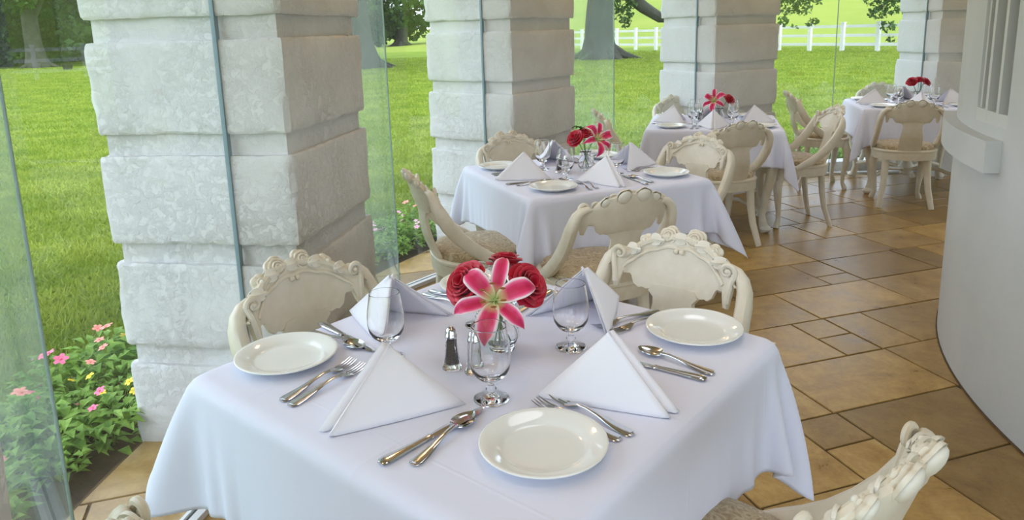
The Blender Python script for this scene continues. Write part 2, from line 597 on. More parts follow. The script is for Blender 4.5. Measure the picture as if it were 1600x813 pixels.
def tile_mesh(mb, w, cx_=0, cy_=0):
    n = len(w)
    zt = trs.uniform(-0.0008, 0.0008)
    top = []
    for (x, y) in w:
        dx, dy = x - sum(p[0] for p in w)/n, y - sum(p[1] for p in w)/n
        L = math.hypot(dx, dy)
        top.append((x - cx_ - dx/L*0.003, y - cy_ - dy/L*0.003, zt))
    mid = [(x - cx_, y - cy_, zt - 0.003) for x, y in w]
    bot = [(x - cx_, y - cy_, -0.02) for x, y in w]
    fs = [tuple(range(n))]
    for i in range(n):
        k = (i+1) % n
        fs.append((i, n+i, n+k, k)); fs.append((n+i, 2*n+i, 2*n+k, n+k))
    mb.add(top + mid + bot, fs)
def in_view(x, y):
    d = y * math.cos(_p) + 1.49 * math.sin(_p)
    if y < 0.6: return False
    px = 794 + x / d * 1152
    return -180 < px < 1800
vis = [t for t in tiles if in_view(t[0], t[1]) and not (math.hypot(t[0]-CX, t[1]-CY) < 5.6 and math.degrees(math.atan2(t[1]-CY, t[0]-CX)) % 360 < 80)]
vis.sort(key=lambda t: math.hypot(t[0], t[1]))
vis = vis[:295]
vs_ = set(id(t) for t in vis)
for (x, y, w) in vis:
    mb = MB(); tile_mesh(mb, w, x, y)
    mb.build('floor_tile', 'travertine', floor, smooth=False, loc=(x, y, 0))
mb = MB()
for t in tiles:
    if id(t) not in vs_: tile_mesh(mb, t[2])
tag(mb.build('floor_tile', 'travertine', floor, smooth=False), kind='stuff')

# --- inner round wall with window
OA0, OA1, OZ0, OZ1 = 161.7, 168.6, 1.09, 2.35
mb = MB()
angs = sorted(set([x for x in np.arange(60, 300.1, 2.0)] + [OA0, OA1] + list(np.linspace(OA0, OA1, 5))))
zs = [-0.05, 0.3, 0.6, 0.9, OZ0, 1.4, 1.8, OZ1, 2.9]
def wp(a, z, r=None):
    r = WR if r is None else r
    return (WCX + r*math.cos(R_(a)), WCY + r*math.sin(R_(a)), z)
for i in range(len(angs)-1):
    for j in range(len(zs)-1):
        a0, a1, z0, z1 = angs[i], angs[i+1], zs[j], zs[j+1]
        if OA0-1e-6 <= a0 and a1 <= OA1+1e-6 and z0 >= OZ0-1e-6 and z1 <= OZ1+1e-6: continue
        o = len(mb.v)
        mb.v += [wp(a0, z0), wp(a1, z0), wp(a1, z1), wp(a0, z1)]
        mb.f.append((o, o+3, o+2, o+1))
RD = 0.05
for a, flip in ((OA0, 0), (OA1, 1)):
    o = mb.add([wp(a, OZ0), wp(a, OZ1), wp(a, OZ1, WR-RD), wp(a, OZ0, WR-RD)], [(0, 1, 2, 3)])
for z in (OZ0, OZ1):
    mb.add([wp(OA0, z), wp(OA1, z), wp(OA1, z, WR-RD), wp(OA0, z, WR-RD)], [(0, 1, 2, 3)])
# solid back so the wall has thickness
for i in range(len(angs)-1):
    mb.add([wp(angs[i], -0.05, WR-0.3), wp(angs[i+1], -0.05, WR-0.3), wp(angs[i+1], 2.9, WR-0.3), wp(angs[i], 2.9, WR-0.3)], [(0, 1, 2, 3)])
wall = tag(mb.build('wall_right', 'wall_plaster', smooth=True, angle=25), 'curved plastered grey-white wall on the right of the gallery', kind='structure')
# window frame
win = tag(empty('window_1', wp(0.5*(OA0+OA1), OZ0, WR-RD*0.5)), 'narrow recessed window in the curved wall', kind='structure')
wl = Vector(win.location)
def wrel(a, z, r): return Vector(wp(a, z, r)) - wl
def arcbox(a0, a1, z0, z1, r0, r1, seg=3):
    m_ = MB()
    vs = []; fs = []
    for i in range(seg+1):
        a = a0 + (a1-a0)*i/seg
        vs += [wrel(a, z0, r0), wrel(a, z0, r1), wrel(a, z1, r1), wrel(a, z1, r0)]
    for i in range(seg):
        o = i*4
        for k in range(4):
            fs.append((o+k, o+(k+1) % 4, o+4+(k+1) % 4, o+4+k))
    fs += [(3, 2, 1, 0), tuple(seg*4+k for k in range(4))]
    m_.add(vs, fs)
    return m_
arcbox(OA0, OA1, OZ0, OZ1, WR-RD-0.01, WR-RD+0.002).build('glass_pane', 'dark_glass', win, smooth=False)
for a0, a1, r1 in ((OA0, OA0+0.5, 0.04), (OA0+2.2, OA0+2.75, 0.05), (OA0+4.7, OA0+5.2, 0.05), (OA1-0.5, OA1, 0.04)):
    arcbox(a0, a1, OZ0, OZ1, WR-RD, WR-RD+r1, 1).build('mullion', 'window_paint', win, smooth=False)
arcbox(OA0, OA1, OZ0, OZ0+0.05, WR-RD, WR-RD+0.05).build('bottom_rail', 'window_paint', win, smooth=False)
sill = arcbox(146, 168.2, 0.925, 1.045, WR-0.14, WR+0.055, 14)
sill.build('window_sill', 'wall_plaster', win, smooth=True, angle=30)
mb = MB()
mb.lathe([(WR-0.01, -0.004), (WR-0.01, 0.006), (WR+0.006, 0.006), (WR+0.006, -0.004)], 160, Matrix.Translation((WCX, WCY, 0)), close=True)
tag(mb.build('trim_1', 'grout', smooth=False), 'dark grout line at the foot of the curved wall', kind='structure')

# --- ceiling ring and outer beam
mb = MB()
mb.lathe([(2.0, 2.82), (2.0, 2.95), (6.1, 2.95), (6.1, 2.82)], 120, Matrix.Translation((CX, CY, 0)), close=True)
tag(mb.build('ceiling', 'ceiling_paint', smooth=False), 'plain pale ceiling of the gallery', kind='structure')
mb = MB()
mb.lathe([(5.05, 2.45), (5.05, 2.83), (5.75, 2.83), (5.75, 2.45)], 120, Matrix.Translation((CX, CY, 0)), close=True)
tag(mb.build('trim_2', 'plaster', smooth=False), 'plastered beam carried by the piers', kind='structure')

# --- piers: stacked rusticated blocks
PW, PD = 0.72, 0.76
PIERS = [(-4, None, None), (0, None, None)]
def pier_pose(k):
    # k=1 nearest ... ; corner A, rotation of the front face
    base = {1: ((-1.45, 2.56), -8.5), 2: ((-0.56, 5.08), -36.0), 3: ((1.40, 6.93), -61.5), 4: ((3.99, 7.69), -88.0)}
    if k in base: return base[k]
    a = R_(27.2 * (1 - k))
    (ax, ay), th = base[1]
    dx, dy = ax - CX, ay - CY
    return ((CX + dx*math.cos(a) - dy*math.sin(a), CY + dx*math.sin(a) + dy*math.cos(a)), th + math.degrees(a))
def perim(nw, nd, w, d, inset):
    pts = []
    for i in range(nw): pts.append((inset + (w-2*inset)*i/nw, inset, 0))
    for i in range(nd): pts.append((w-inset, inset + (d-2*inset)*i/nd, 1))
    for i in range(nw): pts.append((w-inset - (w-2*inset)*i/nw, d-inset, 2))
    for i in range(nd): pts.append((inset, d-inset - (d-2*inset)*i/nd, 3))
    return pts
def sn(x, y, z, seed):
    v = 0
    for f_, a_ in ((3.1, 0.5), (7.3, 0.3), (17.0, 0.25)):
        v += a_ * math.sin(f_*x*2.3 + seed*1.7 + 1.3*math.sin(f_*y*1.9+seed)) * math.sin(f_*z*2.9 + seed*0.9 + 1.1*math.sin(f_*x*1.3))
    return v
def block(z0, z1, seed, rough=1.0):
    m_ = MB()
    nw = nd = 44
    pts = perim(nw, nd, PW, PD, 0.0)
    n = len(pts)
    H = z1-z0
    zr = [0.0, 0.003, 0.009, 0.03, 0.07, 0.12, H/2, H-0.12, H-0.07, H-0.03, H-0.009, H-0.003, H]
    nz_ = len(zr)
    rows = []
    for j, dz in enumerate(zr):
        z = z0 + dz
        de = min(dz, H-dz)
        edge = max(0, 1 - de/0.010)
        row = []
        for i, (x, y, f_) in enumerate(pts):
            far = max(min(x, PW-x), min(y, PD-y))          # distance to the nearest vertical arris
            co = max(0, 1 - far/0.020)
            chip = hsh(i//3, seed, 1)**4
            off = 0.0022*sn(x+f_*3, y, z, seed) - edge*(0.0035 + 0.008*chip)
            off -= max(0, 1-de/0.035)*0.006*hsh(i//5, seed, 7)**5
            cc = co*(0.0025 + 0.010*hsh(seed, round(z*14), int(x > PW/2)+2*int(y > PD/2))**2.5 * rough)
            nx = -1 if x < 1e-6 else (1 if x > PW-1e-6 else 0)
            ny = -1 if y < 1e-6 else (1 if y > PD-1e-6 else 0)
            cxs = 1 if x < PW/2 else -1; cys = 1 if y < PD/2 else -1
            zz_ = z + (0.0035*sn(x*2, y*2, seed, seed+5) + 0.002*(hsh(i, seed, j > 5)-0.5))*max(0, 1-de/0.03)
            row.append((x + nx*off + cxs*cc, y + ny*off + cys*cc, zz_))
        rows.append(row)
    vs = [p for r in rows for p in r]
    fs = []
    for j in range(nz_-1):
        for i in range(n):
            k = (i+1) % n
            fs.append((j*n+i, j*n+k, (j+1)*n+k, (j+1)*n+i))
    fs.append(tuple(range(n))[::-1]); fs.append(tuple((nz_-1)*n+i for i in range(n)))
    m_.add(vs, fs)
    return m_
pier_lab = {1: 'nearest white pier of rough plastered blocks, beside the closest table',
            2: 'second white block pier, behind the second table',
            3: 'third white block pier, behind the third table',
            4: 'farthest white block pier, behind the last table',
            0: 'white block pier beside the camera', 5: 'white block pier hidden by the curved wall'}
for k in (0, 1, 2, 3, 4, 5):
    (ax, ay), th = pier_pose(k)
    p = empty('stone_pier', (ax, ay, 0), R_(th))
    tag(p, pier_lab[k], 'pier', 'block piers of the arcade')
    c = MB(); c.box((0.026, 0.026, -0.08), (PW-0.026, PD-0.026, 2.47))
    c.build('core', 'plaster', p, smooth=False)
    zz = 0.0
    for i in range(7):
        z0 = -0.02 if i == 0 else 0.392*i - 0.002
        z1 = 0.313 + 0.392*i
        if z0 > 2.4: break
        z1 = min(z1, 2.46)
        o = block(z0, z1, k*10+i+1).build('stone_block', 'plaster', p, smooth=True, angle=32)

# --- glass walls: panes, channels
RG = 5.36
kink = {0: 210.9, 1: 183.5, 2: 156.2, 3: 128.8, 4: 101.4, 5: 74.0}
def on_front(k, f_, dep=0.0):
    (ax, ay), th = pier_pose(k)
    t = R_(th)
    return (ax + f_*PW*math.cos(t) - dep*math.sin(t), ay + f_*PW*math.sin(t) + dep*math.cos(t))
segs = []
for k in range(0, 5):
    kp = pol(RG, kink[k+1])[:2]
    a = on_front(k, 0.64, PD+0.002); b_ = on_front(k+1, 0.68, -0.002)
    segs.append((a, kp, k, 'first')); segs.append((kp, b_, k, 'second'))
nwin = 2
for (a, b_, k, half) in segs:
    d = Vector((b_[0]-a[0], b_[1]-a[1])); L = d.length
    ang = math.atan2(d.y, d.x)
    bay = {0: 'left of the nearest pier', 1: 'between the nearest and second piers', 2: 'between the second and third piers', 3: 'between the third and farthest piers', 4: 'beyond the farthest pier'}[k]
    w = empty('window_%d' % nwin, (a[0], a[1], 0), ang); nwin += 1
    tag(w, 'tall frameless glass pane %s, %s half' % (bay, 'nearer' if half == 'first' else 'farther'), kind='structure')
    m_ = MB(); m_.box((0.004, -0.003, 0.02), (L-0.004, 0.003, 2.46))
    m_.build('glass_pane', 'pane_veiled' if (half == 'first' and k in (0, 1, 2)) else 'pane_clear', w, smooth=False)
    for xx in ((0.0, L-0.004) if half == 'first' else (0.0,)):
        m_ = MB(); m_.box((xx, -0.0032, 0.02), (xx+0.0025, 0.0032, 2.46)); m_.build('pane_edge', 'glass_edge', w, smooth=False)
    m_ = MB(); m_.box((0, -0.035, -0.01), (L, -0.008, 0.022)); m_.box((0, 0.008, -0.01), (L, 0.02, 0.022))
    m_.build('channel', 'alu_white', w, smooth=False)
    m_ = MB(); m_.box((0, -0.008, -0.01), (L, 0.008, 0.014)); m_.build('gasket', 'dark_gasket', w, smooth=False)
    if half == 'second':
        m_ = MB(); m_.box((L-0.006, -0.007, 0.0), (L+0.016, 0.007, 2.46)); m_.build('edge_gasket', 'gasket_teal', w, smooth=False)
# kerb outside the farthest bay
mb = MB()
vs = []; fs = []
for i in range(25):
    a = 92 + 24*i/24
    vs += [pol(5.45, a, -0.02), pol(5.45, a, 0.10), pol(5.62, a, 0.10), pol(5.62, a, -0.02)]
for i in range(24):
    o = i*4
    for k in range(4): fs.append((o+k, o+(k+1) % 4, o+4+(k+1) % 4, o+4+k))
fs += [(3, 2, 1, 0), tuple(96+k for k in range(4))]
mb.add(vs, fs)
tag(mb.build('trim_3', 'plaster', smooth=False), 'low pale kerb along the far glass', kind='structure')

# ================================================================== OUTDOORS
# flower bed soil ring, lawn, meadow hill
mb = MB()
vs = []; fs = []
na, nr = 90, 8
for i in range(na):
    a = 80 + 130*i/(na-1)
    for j in range(nr):
        r = 5.69 + 0.72*j/(nr-1)
        vs.append(pol(r, a, -0.035 + 0.03*math.sin(PI*j/(nr-1)) + 0.012*hsh(i, j)))
for i in range(na-1):
    for j in range(nr-1): fs.append((i*nr+j, i*nr+j+1, (i+1)*nr+j+1, (i+1)*nr+j))
mb.add(vs, fs)
tag(mb.build('flower_bed', 'soil'), 'dark soil of the narrow flower bed outside the glass', kind='structure')

mb = MB()
rs = [2.0, 6.0, 7, 9, 12, 18, 28, 42, 60, 75]
vs = []; fs = []
n = 96
for j, r in enumerate(rs):
    for i in range(n):
        a = 360*i/n
        x, y, _ = pol(r, a)
        vs.append((x, y, -0.07 if r < 6.2 else -0.04))
for j in range(len(rs)-1):
    for i in range(n):
        k = (i+1) % n
        fs.append((j*n+i, (j+1)*n+i, (j+1)*n+k, j*n+k))
mb.add(vs, fs)
tag(mb.build('lawn', 'lawn'), 'wide mown green lawn outside the glass', kind='structure')

mb = MB()
vs = []; fs = []
nx, ny = 80, 30
for i in range(nx):
    u = -60 + 220*i/(nx-1)      # bearing in degrees from +y, clockwise positive
    for j in range(ny):
        d = 45 + 330*(j/(ny-1))**1.6
        a = R_(-100 + 220*i/(nx-1))
        x = d*math.sin(a); y = d*math.cos(a)
        s_ = 1/(1+math.exp(-(math.degrees(a)-2)/5.0))
        h = (0.35 + 0.65*s_) * 30 * (1-math.exp(-max(0, d-64)/190))
        h *= (0.30 if math.degrees(a) < -2 else 1)*0 + (0.22 + 0.78*s_)
        h += 0.5*math.sin(x*0.05)*(1 if d > 80 else 0)
        vs.append((x, y, -0.06 + h - (0.3 if d < 52 else 0)))
for i in range(nx-1):
    for j in range(ny-1): fs.append((i*ny+j, i*ny+j+1, (i+1)*ny+j+1, (i+1)*ny+j))
mb.add(vs, fs)
tag(mb.build('meadow', 'meadow'), 'bright yellow-green meadow rising behind the fence', kind='structure')

# grass blades on the near lawn
def blades(n):
    px = nrs.uniform(-80, 1480, n); dist = 2.6 * (48/2.6) ** nrs.uniform(0, 1, n)
    x = (px-794)/1152*dist; y = dist
    rr = np.hypot(x-CX, y-CY)
    k = (rr > 6.33)
    x, y, dist = x[k], y[k], dist[k]
    m_ = len(x)
    h = nrs.uniform(0.02, 0.045, m_) * (1 + dist*0.02); w = 0.0035 + 0.0010*dist
    a = nrs.uniform(0, 2*PI, m_); lx = nrs.normal(0, 0.02, m_); ly = nrs.normal(0, 0.02, m_)
    V = np.zeros((m_, 3, 3))
    z0 = -0.042
    V[:, 0] = np.stack([x - np.cos(a)*w, y - np.sin(a)*w, np.full(m_, z0)], 1)
    V[:, 1] = np.stack([x + np.cos(a)*w, y + np.sin(a)*w, np.full(m_, z0)], 1)
    V[:, 2] = np.stack([x + lx, y + ly, z0 + h], 1)
    me = bpy.data.meshes.new('grass')
    me.vertices.add(m_*3); me.vertices.foreach_set('co', V.reshape(-1))
    me.loops.add(m_*3); me.loops.foreach_set('vertex_index', np.arange(m_*3, dtype=np.int32))
    me.polygons.add(m_); me.polygons.foreach_set('loop_start', np.arange(0, m_*3, 3, dtype=np.int32))
    me.polygons.foreach_set('loop_total', np.full(m_, 3, dtype=np.int32))
    me.update(calc_edges=True)
    me.materials.append(MATS['grass_blade'])
    return me
go = bpy.data.objects.new('grass', blades(330000))
C.objects.link(go)
tag(go, 'short green grass blades of the lawn near the glass', 'grass', kind='stuff')

# --- fence
FD = Vector((0.567, -0.824)).normalized()
F0 = Vector((8.85, 52.0))
post = MB(); post.box((-0.09, -0.09, -0.06), (0.09, 0.09, 1.42)); post.box((-0.11, -0.11, 1.42), (0.11, 0.11, 1.47))
post_me = post.mesh('post', 'white_paint', False)
rail = MB(); rail.box((0, -0.03, -0.075), (1.92, 0.03, 0.075))
rail_me = rail.mesh('rail', 'white_paint', False)
fence = empty('paddock_fence', (F0.x, F0.y, 0), math.atan2(FD.y, FD.x))
tag(fence, 'white post and rail fence between lawn and meadow', 'fence')
for i in range(-7, 22):
    o = bpy.data.objects.new('post', post_me); C.objects.link(o); o.parent = fence; o.location = (i*1.92, 0, 0)
    if i < 21:
        for z in (0.32, 0.78, 1.25):
            o = bpy.data.objects.new('rail', rail_me); C.objects.link(o); o.parent = fence; o.location = (i*1.92, 0.12, z)

# --- trees
def leaf_cloud(clusters, n, size, seed=1):
    rs_ = np.random.RandomState(seed)
    cl = np.array(clusters, float)
    wts = cl[:, 3]**2.2; wts /= wts.sum()
    idx = rs_.choice(len(cl), n, p=wts)
    d = rs_.normal(0, 1, (n, 3)); d /= np.linalg.norm(d, axis=1, keepdims=True)
    r = cl[idx, 3] * rs_.uniform(0.35, 1.0, n)**0.6
    P = cl[idx, :3] + d * r[:, None] * np.array([1, 1, 0.75])
    s_ = size * rs_.uniform(0.6, 1.4, n)
    A = rs_.normal(0, 1, (n, 3)); A /= np.linalg.norm(A, axis=1, keepdims=True)
    B = np.cross(A, rs_.normal(0, 1, (n, 3))); B /= np.linalg.norm(B, axis=1, keepdims=True)
    V = np.stack([P - A*s_[:, None], P + B*s_[:, None]*0.55, P + A*s_[:, None], P - B*s_[:, None]*0.55], 1).reshape(-1, 3)
    me = bpy.data.meshes.new('foliage')
    me.vertices.add(n*4); me.vertices.foreach_set('co', V.reshape(-1))
    me.loops.add(n*4); me.loops.foreach_set('vertex_index', np.arange(n*4, dtype=np.int32))
    me.polygons.add(n); me.polygons.foreach_set('loop_start', np.arange(0, n*4, 4, dtype=np.int32))
    me.polygons.foreach_set('loop_total', np.full(n, 4, dtype=np.int32))
    me.update(calc_edges=True)
    return me
def make_tree(loc, trunk_r, trunk_h, limbs, clusters, n, size, leaf, label, seed, group=None, low=None):
    t = empty('tree', loc); tag(t, label, 'tree', group)
    m_ = MB()
    pts = []; rad = []
    for i in range(9):
        u = i/8
        pts.append((0.15*math.sin(u*3+seed), 0.1*math.cos(u*2+seed), -0.1 + trunk_h*u))
        rad.append(trunk_r*(1.55 if i == 0 else 1.15 if i == 1 else 1.0 - 0.25*u))
    m_.tube(pts, rad, 14)
    for k in range(6):      # root flare
        a = k*PI/3 + seed
        m_.tube([(trunk_r*0.6*math.cos(a), trunk_r*0.6*math.sin(a), 0.55*trunk_r), (trunk_r*1.5*math.cos(a), trunk_r*1.5*math.sin(a), 0.1), (trunk_r*2.6*math.cos(a), trunk_r*2.6*math.sin(a), -0.1)], [trunk_r*0.45, trunk_r*0.28, trunk_r*0.08], 8)
    m_.build('trunk', 'bark', t)
    for L in limbs:
        m_ = MB()
        rr = [L[0]*(1-0.75*i/(len(L[1])-1)) for i in range(len(L[1]))]
        m_.tube(L[1], rr, 9)
        m_.build('limb', 'bark', t)
    me = leaf_cloud(clusters, n, size, seed)
    me.materials.append(MATS[leaf])
    o = bpy.data.objects.new('foliage', me); C.objects.link(o); o.parent = t
    tag(o, kind='stuff')
    if low:
        me = leaf_cloud(low, 2600, size*0.6, seed+1)
        me.materials.append(MATS[leaf])
        o = bpy.data.objects.new('foliage', me); C.objects.link(o); o.parent = t
        tag(o, 'hanging leafy bough ends', kind='stuff')
    return t
trr = random.Random(3)
def crown(cx_, cy_, z0, z1, rx, n, r0, r1):
    out = []
    for _ in range(n):
        a = trr.uniform(0, 2*PI); q = math.sqrt(trr.random()); u = trr.random()
        z = z0 + (z1-z0)*u
        e = math.sin(PI*min(0.97, 0.15+0.8*u))**0.6
        out.append((cx_+rx*e*q*math.cos(a), cy_+rx*e*q*math.sin(a), z, trr.uniform(r0, r1)))
    return out
# big oak right of the second pier; its low boughs show at the top of the frame
oak = crown(0, 0, 6.0, 13, 13, 60, 1.3, 2.6)
oak_low = [(0.9, -1.5, 2.7, 0.65), (0.8, -1.5, 2.1, 0.55), (0.5, -1.6, 3.3, 0.8), (1.0, -1.5, 1.7, 0.3), (1.2, -1.2, 3.3, 0.6)]
oak_low += [(9.3, -1.0, 3.0, 0.8), (8.9, -1.0, 2.3, 0.6), (9.7, -1.0, 2.2, 0.5), (10.3, -1.0, 2.7, 0.5), (8.8, -1.0, 1.6, 0.35), (10.2, -1.0, 1.5, 0.3), (9.4, -1.0, 1.3, 0.22)]
oak_low += [(13.3, -1.5, 2.9, 0.8), (13.9, -1.5, 2.2, 0.7), (13.2, -1.5, 1.9, 0.5), (14.3, -1.5, 2.9, 0.8), (13.7, -1.5, 1.2, 0.4), (13.9, -1.5, 0.6, 0.22), (12.8, -1.5, 2.5, 0.4)]
oak += [(-4.5, 0, 4.6, 1.2), (-6, 1, 5.2, 1.4)]
make_tree((4.75, 38.0, 0), 0.78, 4.6, [
    (0.40, [(0, 0, 3.4), (0.5, -0.5, 3.7), (1.25, -1.0, 3.0), (1.9, -1.0, 2.45), (2.7, -1.0, 1.95), (4.6, -1.0, 1.9), (7.5, -1.0, 2.8), (10.5, -1.0, 3.3), (13.8, -1.3, 3.6), (16, -1.5, 4.2)]),
    (0.45, [(0, 0, 3.8), (-1.8, 0.3, 5.4), (-4.5, 0.5, 6.4), (-8, 1, 7.4)]),
    (0.40, [(0, 0, 4.0), (0.8, 1.0, 6.5), (2.5, 3, 9), (4, 5, 11)]),
    (0.35, [(0, 0, 4.0), (-0.8, -1.0, 6.5), (-2.5, -3, 9)])],
    oak, 15000, 0.17, 'oak_leaf', 'large oak with a thick grey trunk right of the second pier', 4, low=oak_low)
oak2 = crown(0, 0, 6.0, 12, 11, 45, 1.3, 2.4)
oak2 += [(3.0, 1, 4.0, 0.9), (3.6, 1, 4.8, 1.1), (2.2, 1, 5.0, 1.2)]
make_tree((-6.9, 35.0, 0), 0.72, 5.0, [
    (0.4, [(0, 0, 3.8), (1.8, 0.3, 5.4), (4.5, 0.5, 6.4), (8, 1, 7.4)]),
    (0.4, [(0, 0, 3.8), (-1.8, 0.3, 5.4), (-4.5, 0.5, 6.4)])],
    oak2, 11000, 0.17, 'oak_leaf', 'oak seen through the glass strip right of the nearest pier', 9)
# dense tree behind, in the gap left of the second pier
make_tree((-12.5, 88.0, 0), 0.8, 4.0, [(0.4, [(0, 0, 3), (2, 0, 6), (3, 0, 9)])],
          crown(0, 0, 1.6, 14, 6.6, 46, 1.3, 2.6), 12000, 0.32, 'oak_leaf', 'dense round tree far behind the lawn, left of the second pier', 12)
make_tree((-19.5, 84.0, 0), 0.8, 4.0, [(0.4, [(0, 0, 3), (2, 0, 6), (3, 0, 9)])],
          crown(0, 0, 0.8, 12, 6.0, 40, 1.3, 2.4), 9000, 0.32, 'oak_leaf', 'dark spreading tree far behind the glass strip', 13)
# wood at the left edge
gw = 'trees of the wood beyond the lawn'
for i, (px, d, tr_, hh, lab) in enumerate([(-60, 58, 0.5, 11, 'leftmost wood tree at the frame edge'), (18, 54, 0.42, 12, 'dark wood tree behind the glass pane edge'),
        (72, 50, 0.55, 13, 'wood tree with a pale thick trunk left of the nearest pier'), (112, 60, 0.4, 12, 'wood tree hidden partly behind the nearest pier'),
        (40, 70, 0.5, 14, 'taller wood tree at the back of the left wood'), (150, 66, 0.5, 14, 'wood tree just behind the nearest pier'), (-130, 62, 0.5, 13, 'wood tree outside the left frame edge')]):
    x = (px-794)/1152*d
    low = 1.0 if i not in (2,) else 3.2
    cl = crown(0, 0, low+1.6, hh, 5.0, 34, 1.1, 2.2) + ([(trr.uniform(-5, 5), trr.uniform(1.5, 4), trr.uniform(0.5, 3.2), trr.uniform(0.8, 1.4)) for _ in range(20)])
    make_tree((x, d, 0), tr_, 6.0, [(0.2, [(0, 0, 3), (1.5, 0, 5.5), (2, 0, 8)])], cl, 12000, 0.26, 'wood_leaf', lab, 20+i, gw)

# small dark planter on the lawn edge, far left
mb = MB()
mb.lathe([(0.0, -0.03), (0.22, -0.03), (0.30, 0.25), (0.34, 0.3), (0.30, 0.3), (0.28, 0.26), (0.0, 0.24)], 16)
o = mb.build('planter', 'bark', loc=((115-794)/1152*44, 44, 0)); tag(o, 'small dark round planter on the lawn in front of the wood', 'planter')

# --- bedding plants
def leaf_shape(m_, base, direc, L, Wd, up, fold=0.25):
    d = Vector(direc).normalized(); side = d.cross(Vector((0, 0, 1)))
    if side.length < 1e-3: side = Vector((1, 0, 0))
    side.normalize(); nrm = side.cross(d)
    b0 = Vector(base)
    p1 = b0 + d*L*0.45 + side*Wd*0.5 + nrm*Wd*fold; p2 = b0 + d*L*0.45 - side*Wd*0.5 + nrm*Wd*fold
    m0 = b0 + d*L*0.5; tip = b0 + d*L - Vector((0, 0, 1))*L*0.25
    m_.add([b0, p1, m0, p2, tip], [(0, 1, 2), (0, 2, 3), (1, 4, 2), (2, 4, 3)])
fol_me = []
for v in range(5):
    r_ = random.Random(50+v)
    m_ = MB()
    for _ in range(95):
        a = r_.uniform(0, 2*PI); q = math.sqrt(r_.random())*0.10; z = r_.uniform(0.02, 0.17)*(1-q*3)
        leaf_shape(m_, (q*math.cos(a), q*math.sin(a), z), (math.cos(a)+r_.uniform(-.6, .6), math.sin(a)+r_.uniform(-.6, .6), r_.uniform(0.0, 0.7)), r_.uniform(0.045, 0.080), r_.uniform(0.024, 0.042), 0)
    for _ in range(7):
        a = r_.uniform(0, 2*PI)
        m_.tube([(0, 0, -0.03), (0.04*math.cos(a), 0.04*math.sin(a), 0.06), (0.08*math.cos(a), 0.08*math.sin(a), 0.12)], [0.003, 0.002, 0.0015], 4)
    fol_me.append(m_.mesh('leaves', 'bed_leaf', False))
bl_me = {}
for cn in ('petal_pink', 'petal_coral', 'petal_yellow', 'petal_lilac'):
    m_ = MB()
    for k in range(5):
        a = k*2*PI/5
        ca, sa = math.cos(a), math.sin(a)
        P = [(0, 0, 0), (0.012*ca-0.008*sa, 0.012*sa+0.008*ca, 0.004), (0.022*ca-0.005*sa, 0.022*sa+0.005*ca, 0.003), (0.022*ca+0.005*sa, 0.022*sa-0.005*ca, 0.003), (0.012*ca+0.008*sa, 0.012*sa-0.008*ca, 0.004)]
        m_.add(P, [(0, 1, 2, 3, 4)][:1])
    m_.ball((0, 0, 0.003), 0.004, 6, 4)
    bl_me[cn] = m_.mesh('blossom', cn, False)
br = random.Random(99)
cname = {'petal_pink': 'pink', 'petal_coral': 'coral red', 'petal_yellow': 'yellow', 'petal_lilac': 'pale pink', None: 'no'}
def plant(x, y, sc, col, nb, label, group):
    t = empty('bedding_plant', (x, y, -0.02), br.uniform(0, 6.28)); t.scale = (sc, sc, sc)
    tag(t, label, 'plant', group)
    o = bpy.data.objects.new('leaves', br.choice(fol_me)); C.objects.link(o); o.parent = t
    for _ in range(nb):
        a = br.uniform(0, 6.28); q = br.uniform(0.01, 0.09)
        o = bpy.data.objects.new('blossom', bl_me[col]); C.objects.link(o); o.parent = t
        o.location = (q*math.cos(a), q*math.sin(a), 0.19 - q*0.6 + br.uniform(-0.01, 0.02))
        o.rotation_euler = (br.uniform(-0.5, 0.5), br.uniform(-0.5, 0.5), br.uniform(0, 6))
        s_ = br.uniform(0.7, 1.15); o.scale = (s_, s_, s_)
beds = [((167, 192), (5.80, 6.32), 48, 'nearest pier leftwards', ['petal_pink', 'petal_yellow', 'petal_pink', 'petal_coral', None]),
        ((141, 166), (5.80, 6.30), 38, 'second pier towards the nearest', ['petal_lilac', None, 'petal_coral', 'petal_lilac', None]),
        ((113, 139), (5.88, 6.28), 18, 'third pier towards the second', [None, 'petal_pink', None]),
        ((92, 112), (5.85, 6.28), 30, 'farthest pier behind the low kerb', [None, None, None, 'petal_yellow'])]
ORD = ('first second third fourth fifth sixth seventh eighth ninth tenth eleventh twelfth thirteenth fourteenth fifteenth sixteenth seventeenth '
       'eighteenth nineteenth twentieth twenty-first twenty-second twenty-third twenty-fourth twenty-fifth twenty-sixth twenty-seventh').split()
for (a0, a1), (r0, r1), n, where, cols in beds:
    todo = []
    for i in range(n):
        a = a0 + (a1-a0)*(i+br.random())/n
        r = r0 + (r1-r0)*((i*0.618) % 1.0)
        todo.append((a, r, br.choice(cols)))
    todo.sort(key=lambda q: q[0])
    cnt = {}
    for a, r, col in todo:
        x, y, _ = pol(r, a)
        k_ = cnt.get(col, 0); cnt[col] = k_ + 1
        side_ = 'near the glass' if r < r0 + (r1-r0)*0.35 else ('in mid bed' if r < r0 + (r1-r0)*0.7 else 'on the lawn side')
        what = ('%s-flowered plant' % cname[col]) if col else 'flowerless leafy plant'
        lab = '%s %s from the %s, %s' % (ORD[min(k_, len(ORD)-1)], what, where, side_)
        plant(x, y, br.uniform(0.85, 1.25), col, br.randint(2, 4) if col else 0, lab, 'bedding plants, %s, %s' % (cname[col], where))

